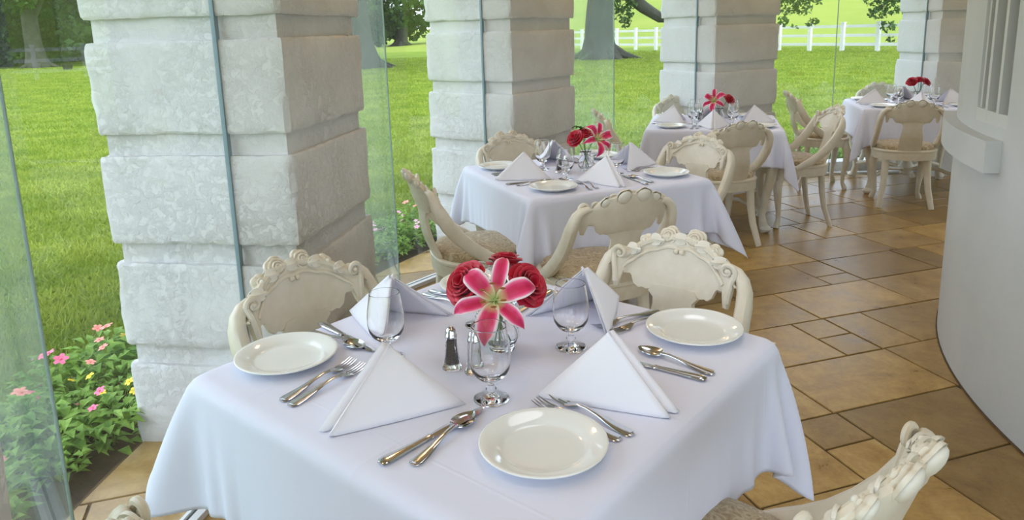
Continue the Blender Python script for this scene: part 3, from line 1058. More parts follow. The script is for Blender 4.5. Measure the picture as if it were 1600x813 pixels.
# ================================================================== CHAIR
def crest_y(u): return -0.275 + 0.060*u*u
def crest_top(u):
    a = abs(u)
    return 0.864 - 0.100*a**2.3 + 0.005*abs(math.sin(u*9.0))*(1 if a < 0.8 else 0)
def crest_bot(u):
    a = abs(u)
    if a < 0.55: return 0.698 + 0.004*math.sin(a*22)**2
    if a < 0.63: t = (a-0.55)/0.08; return 0.700 + 0.012*t
    if a < 0.70: t = (a-0.63)/0.07; return 0.712 + 0.028*math.sin(t*PI/2)
    if a < 0.80: return 0.740
    if a < 0.83: t = (a-0.80)/0.03; return 0.740 - 0.038*math.sin(t*PI/2)
    if a < 0.90: return 0.700
    if a < 0.94: t = (a-0.90)/0.04; return 0.700 + 0.07*t
    return 0.770
def crest_pt(u, z, off=0.0):
    x = 0.205*u
    y = crest_y(u) - 0.32*(z-0.70)
    nrm = Vector((-0.06*2*u/0.205*0.5, 1, 0.32)).normalized()
    return Vector((x, y, z)) + nrm*off

def cup_rose(m_, R, layers, M, thick=0.0012, depth=0.8, nu=7, nv=5, seed=0):
    """overlapping cupped petals around +Z; layers=[(count, r_top, z_top, open)]"""
    r_ = random.Random(seed)
    for li, (cnt, rt, zt, op) in enumerate(layers):
        for k in range(cnt):
            a0 = 2*PI*k/cnt + li*0.7 + r_.uniform(-.1, .1)
            da = PI/cnt*1.35
            P = []
            for i in range(nu):
                u = -1 + 2*i/(nu-1); row = []
                for j in range(nv):
                    v = j/(nv-1)
                    wv = (0.45 + 0.55*math.sin(PI*min(1, 0.15+v*0.75)))
                    a = a0 + u*da*wv
                    rr = R*(0.10 + (rt-0.10)*(v**op)) * (1 + 0.05*u)
                    z = R*depth*zt*math.sin(v*PI/2*0.95) - R*0.12*v*v*abs(u)**3
                    if v > 0.8: rr += R*0.07*op; z -= R*0.03
                    row.append(M @ Vector((rr*math.cos(a), rr*math.sin(a), z)))
                P.append(row)
            m_.grid(P, nu, nv, thick)
    m_.ball(M @ Vector((0, 0, R*depth*0.45)), R*0.16, 8, 5)

def build_chair():
    root = empty('carved_chair')
    # crest rail
    nu, nv = 97, 9
    fr, bk = [], []
    for i in range(nu):
        u = -1 + 2*i/(nu-1)
        zb, zt = crest_bot(u), crest_top(u)
        rf = []; rb = []
        for j in range(nv):
            v = j/(nv-1)
            z = zb + (zt-zb)*v
            e = 1.0 - 0.45*max(0, abs(2*v-1)-0.75)/0.25
            inner = 0.0035 if 0.12 < v < 0.72 and abs(u) < 0.74 else 0.0
            rf.append(crest_pt(u, z, 0.011*e - inner)); rb.append(crest_pt(u, z, -0.011*e))
        fr.append(rf); bk.append(rb)
    m_ = MB()
    V = [p for r in fr for p in r] + [p for r in bk for p in r]
    o = nu*nv; fs = []
    for i in range(nu-1):
        for j in range(nv-1):
            a, b_, c, d = i*nv+j, (i+1)*nv+j, (i+1)*nv+j+1, i*nv+j+1
            fs.append((d, c, b_, a)); fs.append((o+a, o+b_, o+c, o+d))
        a, b_ = i*nv, (i+1)*nv; fs.append((a, b_, o+b_, o+a))
        a, b_ = i*nv+nv-1, (i+1)*nv+nv-1; fs.append((b_, a, o+a, o+b_))
    for j in range(nv-1):
        fs.append((j, o+j, o+j+1, j+1))
        a = (nu-1)*nv+j; fs.append((a+1, o+a+1, o+a, a))
    m_.add(V, fs)
    m_.build('crest_rail', 'cream_paint', root, angle=35)
    # raised top edge moulding
    m_ = MB()
    m_.tube([crest_pt(u, crest_top(u)-0.040-0.012*abs(u)**3, 0.010) for u in np.linspace(-0.80, 0.80, 33)], 0.0065, 8)
    m_.build('moulding', 'cream_paint', root)
    m_ = MB()
    m_.tube([crest_pt(u, crest_top(u)-0.012, 0.006) for u in np.linspace(-0.80, 0.80, 33)], 0.012, 8)
    m_.build('top_roll', 'cream_paint', root)
    # carved flowers
    tilt = Matrix.Rotation(R_(-72), 4, 'X')
    def place(u, dz, off): return Matrix.Translation(crest_pt(u, crest_top(u)+dz, off)) @ Matrix.Rotation(-u*0.35, 4, 'Z') @ tilt
    def relief(m_, R, M, layers, lobes, hgt, ph=0.0):
        nr_, na_ = 19, 40
        vs = []; fs = []
        for a_i in range(na_):
            th = 2*PI*a_i/na_
            for r_i in range(nr_):
                rho = r_i/(nr_-1)
                k = min(layers-1, int(rho*layers)); t = rho*layers-k
                lob = abs(math.cos(lobes/2*th + k*1.2 + ph))
                out = R*rho*(1 - (0.13*(1-lob) if rho > 0.55 else 0.07*(1-lob)*rho))
                dome = hgt*(1-rho**2.2)
                h = dome + R*0.20*(t**1.4)*(0.55+0.45*lob) * (1 if k or layers == 1 else 0.8)
                if r_i == nr_-1: h = 0.0
                vs.append(M @ Vector((out*math.cos(th), out*math.sin(th), h)))
        for a_i in range(na_):
            b2 = (a_i+1) % na_
            for r_i in range(nr_-1):
                fs.append((a_i*nr_+r_i, a_i*nr_+r_i+1, b2*nr_+r_i+1, b2*nr_+r_i))
        m_.add(vs, fs)
    tiltf = Matrix.Rotation(R_(-64), 4, 'X')
    def placef(u, dz, off): return Matrix.Translation(crest_pt(u, crest_top(u)+dz, off)) @ Matrix.Rotation(-u*0.30, 4, 'Z') @ tiltf
    for u in (-0.20, 0.20):
        m_ = MB()
        M = placef(u, -0.010, -0.006)
        relief(m_, 0.037, M, 4, 5, 0.020, u*3)
        m_.ball(M @ Vector((0, 0, -0.002)), 0.031, 12, 8, (1, 1, 0.45), M.to_3x3())
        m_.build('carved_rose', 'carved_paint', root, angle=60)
    for u in (-0.53, 0.53):
        m_ = MB()
        M = placef(u, -0.010, -0.004)
        relief(m_, 0.028, M, 2, 5, 0.015)
        m_.ball(M @ Vector((0, 0, 0.017)), 0.0075, 10, 6)
        m_.ball(M @ Vector((0, 0, -0.002)), 0.022, 10, 6, (1, 1, 0.45), M.to_3x3())
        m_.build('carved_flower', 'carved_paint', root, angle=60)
    for u, s_ in ((-0.37, -1), (0.37, 1), (-0.68, -1), (0.68, 1), (0.0, 1)):
        m_ = MB()
        M = place(u, -0.010, 0.004) @ Matrix.Rotation(0 if s_ > 0 else PI, 4, 'Z')
        P = []
        for i in range(7):
            t = -1 + 2*i/6; row = []
            for j in range(5):
                w = -1 + 2*j/4
                hw = 0.019*math.sqrt(max(0.02, 1-t*t)) 
                row.append(M @ Vector((t*0.026, w*hw, 0.010*(1-t*t)*(1-0.5*w*w) + 0.002*math.cos(w*7) + 0.004)))
            P.append(row)
        m_.grid(P, 7, 5, 0.006)
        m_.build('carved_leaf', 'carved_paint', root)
    for s_ in (-1, 1):
        m_ = MB()
        m_.ball(crest_pt(s_*0.045, crest_top(0)-0.048, 0.014), 0.0085, 10, 6)
        m_.build('bead', 'cream_paint', root)
        # scroll: spiral on the shoulder flowing into a hook at the panel's lower end
        m_ = MB()
        c = crest_pt(s_*0.86, 0.800, 0.016)
        pts = []; rad = []
        for i in range(26):
            t = i/25
            a = PI*0.5 + t*PI*2.6
            r = 0.004 + 0.019*(t)
            pts.append(c + Vector((-s_*r*math.cos(a), 0.002*(1-t), r*math.sin(a)))); rad.append(0.004 + 0.0045*t)
        last = pts[-1]
        pts += [crest_pt(s_*0.93, 0.775, 0.010), crest_pt(s_*0.90, 0.745, 0.008), crest_pt(s_*0.875, 0.715, 0.006)]
        rad += [0.009, 0.0095, 0.0105]
        m_.tube(pts, rad, 8)
        m_.ball(c + Vector((0, 0.003, 0)), 0.008, 8, 6)
        m_.build('scroll', 'cream_paint', root)
        # stile sweeping down and forward to the seat
        # (x, y, z, half width in profile, half thickness)
        P = [(0.150, -0.278, 0.806, 0.008, 0.008), (0.172, -0.274, 0.808, 0.013, 0.012), (0.196, -0.266, 0.800, 0.017, 0.016), (0.214, -0.260, 0.780, 0.021, 0.019),
             (0.224, -0.252, 0.750, 0.026, 0.021), (0.229, -0.236, 0.715, 0.031, 0.0215), (0.232, -0.205, 0.660, 0.033, 0.0215), (0.233, -0.160, 0.605, 0.032, 0.021),
             (0.233, -0.105, 0.552, 0.030, 0.021), (0.230, -0.045, 0.508, 0.029, 0.020), (0.226, 0.010, 0.476, 0.027, 0.019), (0.220, 0.060, 0.450, 0.020, 0.016)]
        vs = []; fs = []; sg = 12
        for q in range(len(P)):
            a_ = Vector(P[max(q-1, 0)][:3]); b_ = Vector(P[min(q+1, len(P)-1)][:3])
            a_.x *= s_; b_.x *= s_
            tg = (b_-a_).normalized()
            prof_n = Vector((0, 1, 0.5)) - tg*tg.dot(Vector((0, 1, 0.5))); prof_n.normalize()
            sd_ = tg.cross(prof_n)
            c_ = Vector((s_*P[q][0], P[q][1], P[q][2]))
            for k in range(sg):
                an = 2*PI*k/sg
                ca_, sa_ = math.cos(an), math.sin(an)
                vs.append(c_ + prof_n*P[q][3]*math.copysign(abs(ca_)**0.75, ca_) + sd_*P[q][4]*math.copysign(abs(sa_)**0.75, sa_))
        for q in range(len(P)-1):
            for k in range(sg):
                k2 = (k+1) % sg
                fs.append((q*sg+k, q*sg+k2, (q+1)*sg+k2, (q+1)*sg+k))
        fs += [tuple(range(sg))[::-1], tuple((len(P)-1)*sg+k for k in range(sg))]
        m_ = MB(); m_.add(vs, fs)
        m_.build('stile', 'cream_paint', root)
    # splat: vase-shaped board from crest to seat
    nu, nv = 15, 7
    P = []
    for i in range(nu):
        t = i/(nu-1); z = 0.715 - t*(0.715-0.455)
        hw = 0.052 + 0.030*math.sin(PI*min(1, t*1.05))*0.6 + 0.035*t**2 + (0.028*math.exp(-((t-0.05)/0.07)**2))
        row = []
        for j in range(nv):
            w = -1 + 2*j/(nv-1)
            y = -0.275 - 0.32*(z-0.70)*(1 if z > 0.70 else 0) + 0.065*t - 0.02*math.sin(PI*t) + 0.012*w*w
            row.append((w*hw, y, z))
        P.append(row)
    m_ = MB(); m_.grid(P, nu, nv, 0.016)
    m_.build('splat', 'cream_paint', root, angle=35)
    # seat rail (rounded horseshoe), cushion
    def seat_out(a, k=1.0):
        x = 0.232*k*math.copysign(abs(math.cos(a))**0.80, math.cos(a))
        y = (0.225 if math.sin(a) > 0 else 0.225)*k*math.copysign(abs(math.sin(a))**0.72, math.sin(a))
        return x, y
    n = 48
    prof = [(0.90, 0.392), (0.995, 0.392), (1.0, 0.400), (1.0, 0.450), (1.02, 0.456), (1.02, 0.466), (0.98, 0.472), (0.90, 0.472)]
    vs = []; fs = []
    for (k, z) in prof:
        for i in range(n):
            x, y = seat_out(2*PI*i/n, k); vs.append((x, y, z))
    for j in range(len(prof)):
        j2 = (j+1) % len(prof)
        for i in range(n):
            i2 = (i+1) % n
            fs.append((j*n+i, j*n+i2, j2*n+i2, j2*n+i))
    m_ = MB(); m_.add(vs, fs); m_.build('seat_rail', 'cream_paint', root, angle=35)
    prof = [(0.90, 0.440), (0.925, 0.470), (0.93, 0.490), (0.88, 0.503), (0.72, 0.514), (0.45, 0.521), (0.0001, 0.523)]
    vs = []; fs = []
    for (k, z) in prof:
        for i in range(n):
            x, y = seat_out(2*PI*i/n, k); vs.append((x, y, z))
    for j in range(len(prof)-1):
        for i in range(n):
            i2 = (i+1) % n
            fs.append((j*n+i, j*n+i2, (j+1)*n+i2, (j+1)*n+i))
    fs.append(tuple(range(n))[::-1])
    m_ = MB(); m_.add(vs, fs); m_.build('seat_cushion', 'brocade', root, angle=60)
    for s_ in (-1, 1):
        m_ = MB()   # front cabriole leg
        m_.tube([(s_*0.165, 0.150, 0.43), (s_*0.178, 0.168, 0.38), (s_*0.190, 0.182, 0.32), (s_*0.182, 0.172, 0.22), (s_*0.168, 0.158, 0.12), (s_*0.166, 0.158, 0.06), (s_*0.180, 0.172, 0.02), (s_*0.188, 0.180, 0.0)],
                [0.030, 0.034, 0.033, 0.026, 0.018, 0.0165, 0.022, 0.020], 10)
        m_.ball((s_*0.192, 0.190, 0.36), 0.022, 8, 6)
        m_.build('leg', 'cream_paint', root)
        m_ = MB()   # rear sabre leg
        m_.tube([(s_*0.150, -0.150, 0.43), (s_*0.152, -0.158, 0.36), (s_*0.156, -0.165, 0.26), (s_*0.166, -0.182, 0.15), (s_*0.182, -0.208, 0.06), (s_*0.192, -0.225, 0.0)],
                [0.027, 0.026, 0.024, 0.022, 0.020, 0.019], 10, flat=(1.1, 0.85))
        m_.build('leg', 'cream_paint', root)
    return root

chair0 = build_chair()
CH = tree_of(chair0)
# (seat centre x, y, facing degrees, label)
chairs = [
    ((-0.385, 1.820), -37.0, 'carved cream chair facing us across the left edge of the nearest table'),
    ((0.315, 1.905), 232.0, 'carved cream chair at the far right side of the nearest table'),
    ((-0.275, 1.062), 52.0, 'carved cream chair cut off at the bottom left corner'),
    ((0.362, 1.200), 130.0, 'carved cream chair at the bottom right, its crest leaning over the floor'),
    ((-0.165, 3.400), 19.0, 'cream chair in side view left of the second table'),
    ((0.120, 4.220), -64.0, 'cream chair facing us beyond the left side of the second table'),
    ((0.345, 3.070), 112.0, 'cream chair with its plain back to us in front of the second table'),
    ((0.870, 3.980), 222.0, 'cream chair with its carved front showing at the right side of the second table'),
    ((1.440, 5.025), 103.0, 'cream chair with its plain back to us in front of the third table'),
    ((0.980, 5.680), 2.0, 'cream chair in side view left of the third table, its top above the glasses'),
    ((1.560, 6.380), -80.0, 'cream chair mostly hidden behind the third table, below the third pier'),
    ((2.125, 5.475), 181.0, 'cream chair in side view at the right side of the third table'),
    ((3.220, 5.970), 73.0, 'cream chair with its plain back to us in front of the farthest table'),
    ((2.860, 6.720), -8.0, 'cream chair in side view left of the farthest table'),
    ((3.690, 7.130), -95.0, 'cream chair mostly hidden behind the farthest table'),
]
for i, ((x, y), a, lab) in enumerate(chairs):
    o = chair0 if i == 0 else copy_tree(chair0, CH)
    o.location = (x, y, 0); o.rotation_euler = (0, 0, R_(a-90))
    tag(o, lab, 'chair', 'carved chairs around the dining tables')

# ================================================================== TABLES AND CLOTHS
ZT = 0.755
HALF = 0.485
def build_table():
    root = empty('dining_table')
    m_ = MB(); m_.box((-HALF+0.008, -HALF+0.008, ZT-0.035), (HALF-0.008, HALF-0.008, ZT-0.008)); m_.build('tabletop', 'cream_paint', root, smooth=False)
    m_ = MB()
    for s_ in (-1, 1):
        m_.box((-0.40, s_*0.40-0.012, 0.64), (0.40, s_*0.40+0.012, ZT-0.035)); m_.box((s_*0.40-0.012, -0.40, 0.64), (s_*0.40+0.012, 0.40, ZT-0.035))
    m_.build('apron', 'cream_paint', root, smooth=False)
    for sx in (-1, 1):
        for sy in (-1, 1):
            m_ = MB()
            m_.tube([(sx*x, sy*x, z) for x, z in ((0.385, 0.70), (0.405, 0.62), (0.420, 0.54), (0.405, 0.40), (0.375, 0.24), (0.360, 0.12), (0.370, 0.05), (0.385, 0.0))],
                    [0.045, 0.050, 0.046, 0.036, 0.027, 0.024, 0.032, 0.030], 10)
            lg = m_.build('leg', 'cream_paint', root)
            m_ = MB()
            m_.ball((sx*0.385, sy*0.385, 0.028), 0.042, 10, 6, (1, 1, 0.66))
            m_.build('foot_carving', 'carved_paint', lg)
            m_ = MB(); m_.ball((sx*0.436, sy*0.436, 0.56), 0.026, 8, 6)
            m_.build('knee_carving', 'carved_paint', lg)
    # pierced carved cross stretcher with central urn
    m_ = MB()
    m_.tube([(-0.36, -0.36, 0.14), (-0.2, -0.2, 0.20), (0, 0, 0.16), (0.2, 0.2, 0.20), (0.36, 0.36, 0.14)], 0.018, 8)
    m_.tube([(-0.36, 0.36, 0.14), (-0.2, 0.2, 0.20), (0, 0, 0.16), (0.2, -0.2, 0.20), (0.36, -0.36, 0.14)], 0.018, 8)
    m_.build('stretcher', 'cream_paint', root)
    m_ = MB(); m_.lathe([(0.0, 0.10), (0.05, 0.12), (0.07, 0.18), (0.04, 0.23), (0.02, 0.26), (0.0, 0.27)], 14); m_.build('urn', 'carved_paint', root)
    return root

def cloth_sim(seed, over=0.30, N=73, twist=0.0, flare=(0, 0, 0, 0), shift=(0, 0), span=None):
    L = HALF + over
    rs_ = np.random.RandomState(seed)
    g = np.linspace(-L, L, N)
    if span: (xa, xb), (ya, yb) = span
    else: xa = xb = ya = yb = over
    dg = g[1]-g[0]
    gx = np.arange(-(HALF+xa), HALF+xb+dg/2, dg); gy = np.arange(-(HALF+ya), HALF+yb+dg/2, dg)
    X, Y = np.meshgrid(gx, gy, indexing='ij')
    rest = g[1]-g[0]
    c, s_ = math.cos(twist), math.sin(twist)
    X = X + shift[0]; Y = Y + shift[1]
    Px = X*c - Y*s_; Py = X*s_ + Y*c
    P = np.stack([Px, Py, np.full_like(X, ZT + 0.001)], 2)
    hz = HALF - 0.006
    pin = (np.abs(Px) < hz) & (np.abs(Py) < hz)
    P[:, :, 2] += np.where(pin, 0, 0.002)
    P += rs_.normal(0, 0.0012, P.shape) * (~pin)[:, :, None]
    acc = np.zeros(P.shape)      # starch keeps some corners standing off
    for (sx, sy), fl_ in zip(((-1, -1), (-1, 1), (1, -1), (1, 1)), flare):
        q = np.clip((X*sx-HALF)/over, 0, 1) * np.clip((Y*sy-HALF)/over, 0, 1)
        acc[:, :, 0] += sx*fl_*np.sqrt(q); acc[:, :, 1] += sy*fl_*np.sqrt(q); acc[:, :, 2] += 0.35*fl_*np.sqrt(q)
    V = np.zeros_like(P)
    w = np.where(pin, 0.0, 1.0)[:, :, None]
    dt = 1/60
    def cons(A, B, wa, wb, L0, k):
        d = B - A
        l = np.sqrt((d*d).sum(2, keepdims=True)) + 1e-9
        corr = d*((l-L0)/l*k/np.maximum(wa+wb, 1e-6))
        A += corr*wa; B -= corr*wb
    q2 = math.sqrt(2)*rest
    for it in range(230):
        V[:, :, 2] -= 9.8*dt*w[:, :, 0]
        V += acc*dt*w
        V *= 0.965
        Q = P + V*dt*w
        for k_ in range(14):
            for s0 in (0, 1):
                cons(Q[s0:-1:2], Q[s0+1::2][:Q[s0:-1:2].shape[0]], w[s0:-1:2], w[s0+1::2][:Q[s0:-1:2].shape[0]], rest, 1.0)
                A = Q[:, s0:-1:2]; B = Q[:, s0+1::2][:, :A.shape[1]]
                cons(A, B, w[:, s0:-1:2], w[:, s0+1::2][:, :A.shape[1]], rest, 1.0)
            for s0 in (0, 1):
                A = Q[s0:-1:2, :-1]; n_ = A.shape[0]
                cons(A, Q[s0+1::2][:n_, 1:], w[s0:-1:2, :-1], w[s0+1::2][:n_, 1:], q2, 0.35)
                A = Q[s0:-1:2, 1:]
                cons(A, Q[s0+1::2][:n_, :-1], w[s0:-1:2, 1:], w[s0+1::2][:n_, :-1], q2, 0.35)
            if k_ % 3 == 0:     # bending
                for s0 in (0, 1, 2, 3):
                    A = Q[s0:-2:4]; n_ = A.shape[0]
                    cons(A, Q[s0+2::4][:n_], w[s0:-2:4], w[s0+2::4][:n_], 2*rest, 0.12)
                    A = Q[:, s0:-2:4]; n_ = A.shape[1]
                    cons(A, Q[:, s0+2::4][:, :n_], w[:, s0:-2:4], w[:, s0+2::4][:, :n_], 2*rest, 0.12)
            # keep out of the table box
            ax = np.abs(Q[:, :, 0]); ay = np.abs(Q[:, :, 1])
            H2 = HALF + 0.004
            ins = (ax < H2) & (ay < H2) & (Q[:, :, 2] < ZT-0.001) & (w[:, :, 0] > 0)
            dx = H2-ax; dy = H2-ay; dz = ZT - Q[:, :, 2]
            top = ins & (dz < np.minimum(dx, dy)) & (dz < 0.02)
            sxm = ins & ~top & (dx <= dy); sym = ins & ~top & (dy < dx)
            Q[:, :, 2] = np.where(top, ZT-0.001, Q[:, :, 2])
            Q[:, :, 0] = np.where(sxm, np.sign(Q[:, :, 0])*H2, Q[:, :, 0])
            Q[:, :, 1] = np.where(sym, np.sign(Q[:, :, 1])*H2, Q[:, :, 1])
        V = (Q-P)/dt
        V = np.clip(V, -4, 4)
        P = Q
    return P
def cloth_mesh(P):
    m_ = MB(); m_.grid(P, P.shape[0], P.shape[1], 0)
    me = m_.mesh('tablecloth', 'tablecloth_linen', True, None)
    return me
cloth_var = [cloth_mesh(cloth_sim(1, 0.26, flare=(1.5, 5.0, 1.5, 1), span=((0.27, 0.25), (0.27, 0.125)))), cloth_mesh(cloth_sim(2, 0.255, twist=R_(2.5), flare=(2, 1.5, 3.5, 1)))]

T_ = [  # centre, direction of L->B edge (the "x" axis of the table), names
    ((-0.055, 1.576), 50.0, 'nearest table', 0),
    ((0.352, 3.785), 21.4, 'second table', 1),
    ((1.565, 5.66), -15.0, 'third table', 1),
    ((3.60, 6.60), -15.0, 'farthest table', 0),
]
table0 = build_table(); TH0 = tree_of(table0)
where_t = ['in the foreground', 'in front of the second pier', 'in front of the third pier', 'beside the curved wall at the back']
for i, ((x, y), a, nm, cv) in enumerate(T_):
    t = table0 if i == 0 else copy_tree(table0, TH0)
    t.location = (x, y, 0); t.rotation_euler = (0, 0, R_(a))
    tag(t, 'square cream dining table under white cloth, %s' % where_t[i], 'table', 'dining tables')
    o = bpy.data.objects.new('tablecloth', cloth_var[cv]); C.objects.link(o)
    o.location = (x, y, 0.0015); o.rotation_euler = (0, 0, R_(a + (90 if i == 2 else 0)))
    tag(o, 'white square tablecloth with hanging corners on the %s' % nm, 'tablecloth', 'white tablecloths')
    sm = o.modifiers.new('smooth', 'SUBSURF'); sm.levels = 1; sm.render_levels = 1
    so = o.modifiers.new('thick', 'SOLIDIFY'); so.thickness = 0.0018; so.offset = 1
ZC = ZT + 0.0045       # cloth surface

# ================================================================== TABLEWARE
def sweep_flat(m_, st, seg=10):
    """st: list of (x, halfwidth, z, halfthick)"""
    vs = []; n = len(st)
    for (x, w, z, t) in st:
        for k in range(seg):
            a = 2*PI*k/seg
            ca, sa = math.cos(a), math.sin(a)
            vs.append((x, math.copysign(abs(ca)**0.8, ca)*w, z + math.copysign(abs(sa)**0.8, sa)*t))
    fs = []
    for i in range(n-1):
        for k in range(seg):
            k2 = (k+1) % seg
            fs.append((i*seg+k, i*seg+k2, (i+1)*seg+k2, (i+1)*seg+k))
    fs += [tuple(range(seg))[::-1], tuple((n-1)*seg+k for k in range(seg))]
    m_.add(vs, fs)
HND = [(0.0, 0.006, 0.003, 0.0015), (0.004, 0.0095, 0.003, 0.002), (0.012, 0.0115, 0.003, 0.0023), (0.03, 0.0105, 0.0035, 0.0024), (0.055, 0.0075, 0.0055, 0.0023), (0.08, 0.0048, 0.009, 0.0022), (0.105, 0.0038, 0.011, 0.0022), (0.125, 0.0042, 0.0095, 0.002)]
def build_fork():
    r = empty('fork')
    m_ = MB(); sweep_flat(m_, HND); sweep_flat(m_, [(0.004, 0.0085, 0.0052, 0.0008), (0.014, 0.0095, 0.0052, 0.0008), (0.03, 0.0085, 0.0058, 0.0007), (0.05, 0.006, 0.0070, 0.0007)], 8)
    m_.build('handle', 'steel', r)
    m_ = MB()
    sweep_flat(m_, [(0.122, 0.0045, 0.0095, 0.0018), (0.132, 0.009, 0.007, 0.0014), (0.140, 0.0122, 0.0045, 0.0012), (0.150, 0.0128, 0.003, 0.0011), (0.153, 0.0128, 0.0028, 0.0011)])
    for k in range(4):
        y = (-1.5+k)*0.0071
        m_.tube([(0.150, y, 0.003), (0.165, y, 0.003), (0.180, y*0.97, 0.005), (0.193, y*0.93, 0.009)], [0.0021, 0.0019, 0.0016, 0.0007], 6)
    m_.build('tines', 'steel', r)
    return r
def build_spoon():
    r = empty('spoon')
    m_ = MB(); sweep_flat(m_, HND); sweep_flat(m_, [(0.004, 0.0085, 0.0052, 0.0008), (0.014, 0.0095, 0.0052, 0.0008), (0.03, 0.0085, 0.0058, 0.0007), (0.05, 0.006, 0.0070, 0.0007)], 8)
    m_.build('handle', 'steel', r)
    m_ = MB(); P = []
    nu, nv = 15, 9
    for i in range(nu):
        t = i/(nu-1); x = 0.120 + 0.062*t
        hw = 0.0195*math.sin(PI*min(0.999, max(0.06, t**0.85*0.94+0.05)))**0.62
        row = []
        for j in range(nv):
            w = -1 + 2*j/(nv-1)
            z = 0.0095 - 0.0075*math.sin(PI*t)**0.7*(1-w*w) - 0.001*t
            row.append((x, w*hw, z))
        P.append(row)
    m_.grid(P, nu, nv, 0.0014); m_.build('bowl', 'steel', r, angle=70)
    return r
def build_knife():
    r = empty('knife')
    m_ = MB()
    sweep_flat(m_, [(0.0, 0.006, 0.0042, 0.002), (0.004, 0.0095, 0.0042, 0.0034), (0.012, 0.011, 0.0042, 0.004), (0.03, 0.010, 0.0042, 0.004), (0.06, 0.0078, 0.0042, 0.0035), (0.095, 0.0062, 0.0042, 0.003), (0.104, 0.0062, 0.0042, 0.003), (0.107, 0.0075, 0.0042, 0.0036), (0.110, 0.0062, 0.0042, 0.003)])
    m_.build('handle', 'steel', r)
    m_ = MB()
    # blade slightly asymmetric
    vs = []
    st = [(0.108, 0.0055, -0.0055), (0.125, 0.0085, -0.0075), (0.16, 0.0095, -0.0085), (0.20, 0.0095, -0.0090), (0.222, 0.0090, -0.0075), (0.234, 0.0065, -0.001), (0.238, 0.003, 0.0015)]
    for x, a, b_ in st:
        vs += [(x, a, 0.0044), (x, a*0.3, 0.0052), (x, b_, 0.0038), (x, a*0.3, 0.0030)]
    fs = []
    for i in range(len(st)-1):
        for k in range(4): fs.append((i*4+k, (i+1)*4+k, (i+1)*4+(k+1) % 4, i*4+(k+1) % 4))
    fs += [(0, 1, 2, 3), tuple((len(st)-1)*4+k for k in (3, 2, 1, 0))]
    m_.add(vs, fs); m_.build('blade', 'steel', r, smooth=False)
    return r
def build_plate():
    m_ = MB()
    m_.lathe([(0.0, 0.003), (0.062, 0.003), (0.066, 0.0), (0.070, 0.0), (0.078, 0.005), (0.112, 0.0175), (0.1148, 0.0195), (0.1148, 0.0215), (0.112, 0.0220), (0.106, 0.0205), (0.085, 0.0140), (0.0790, 0.0105), (0.0755, 0.0080), (0.070, 0.0065), (0.05, 0.0058), (0.0, 0.0055)], 64)
    return m_.build('plate', 'china', angle=80)
def build_goblet():
    out = [(0.0, 0.0), (0.030, 0.0), (0.036, 0.0008), (0.0365, 0.002), (0.034, 0.0035), (0.022, 0.006), (0.011, 0.010), (0.0075, 0.015), (0.0085, 0.020), (0.0115, 0.024), (0.0085, 0.028), (0.0065, 0.033), (0.0085, 0.038), (0.013, 0.042),
           (0.024, 0.047), (0.033, 0.056), (0.0395, 0.068), (0.0425, 0.084), (0.0425, 0.10), (0.0405, 0.12), (0.0370, 0.142), (0.0348, 0.156), (0.0345, 0.158), (0.0343, 0.1588)]
    inn = [(0.0338, 0.1588), (0.0335, 0.158), (0.0338, 0.156), (0.0360, 0.142), (0.0395, 0.12), (0.0415, 0.10), (0.0415, 0.084), (0.0384, 0.069), (0.031, 0.060), (0.020, 0.053), (0.008, 0.0505), (0.0, 0.050)]
    m_ = MB(); m_.lathe(out+inn, 40)
    return m_.build('goblet', 'goblet_glass', angle=80)
def build_napkin():
    """standing pyramid fold; front corner at the origin, opening toward +X"""
    dl = R_(27); Lb, Lr = 0.275, 0.200
    px = (Lb/2)/math.cos(dl); pz = math.sqrt(Lr**2 - px**2)
    A = Vector((px, 0, pz)); F = Vector((0, 0, 0.001))
    m_ = MB()
    nt_ = 13
    # cross-section from wing to wing, at fraction t along F->A and out to the base
    rows = []
    for i in range(nt_):
        t = i/(nt_-1)
        base = F.lerp(A, t)
        ww = 0.011 + 0.011*(1-t)
        row = []
        for s_ in (1,):
            W = Vector((Lb*math.cos(dl), Lb*math.sin(dl), 0.001))
            e = W.lerp(A, t)       # far edge of this wing runs W->A
            for q in (1.0, 0.8, 0.6, 0.4, 0.25, 0.12, 0.04):
                p = base.lerp(e, q*(1-0.0*t)); p = p + Vector((0, ww*(1-q)*0.8, 0))
                p.y += 0.006*math.sin(PI*q)*math.sin(PI*min(1, t+0.2)); row.append(p)
        row.append(base + Vector((-0.004, ww*0.75, 0.0035)))
        row.append(base + Vector((0.000, ww*0.40, 0.001)))
        row.append(base + Vector((0.022*(1-0.6*t), 0.0, -0.012*t)))
        row.append(base + Vector((0.000, -ww*0.40, 0.001)))
        row.append(base + Vector((-0.004, -ww*0.75, 0.0035)))
        W = Vector((Lb*math.cos(dl), -Lb*math.sin(dl), 0.001)); e = W.lerp(A, t)
        for q in (0.04, 0.12, 0.25, 0.4, 0.6, 0.8, 1.0):
            p = base.lerp(e, q); p = p - Vector((0, ww*(1-q)*0.8, 0)); p.y -= 0.006*math.sin(PI*q)*math.sin(PI*min(1, t+0.2)); row.append(p)
        for p in row: p.z = max(p.z, 0.0012)
        rows.append(row)
    m_.grid(rows, nt_, len(rows[0]), 0.0022)
    o = m_.build('napkin', 'napkin_linen', angle=180)
    # second, slightly smaller ply showing at the open side
    m2 = MB(); rows2 = []
    for row in rows:
        rows2.append([Vector((p.x*0.93+0.012, p.y*0.90, p.z*0.955)) for p in row])
    m2.grid(rows2, nt_, len(rows2[0]), 0.0018)
    m2.build('inner_fold', 'napkin_linen', o, angle=180)
    return o
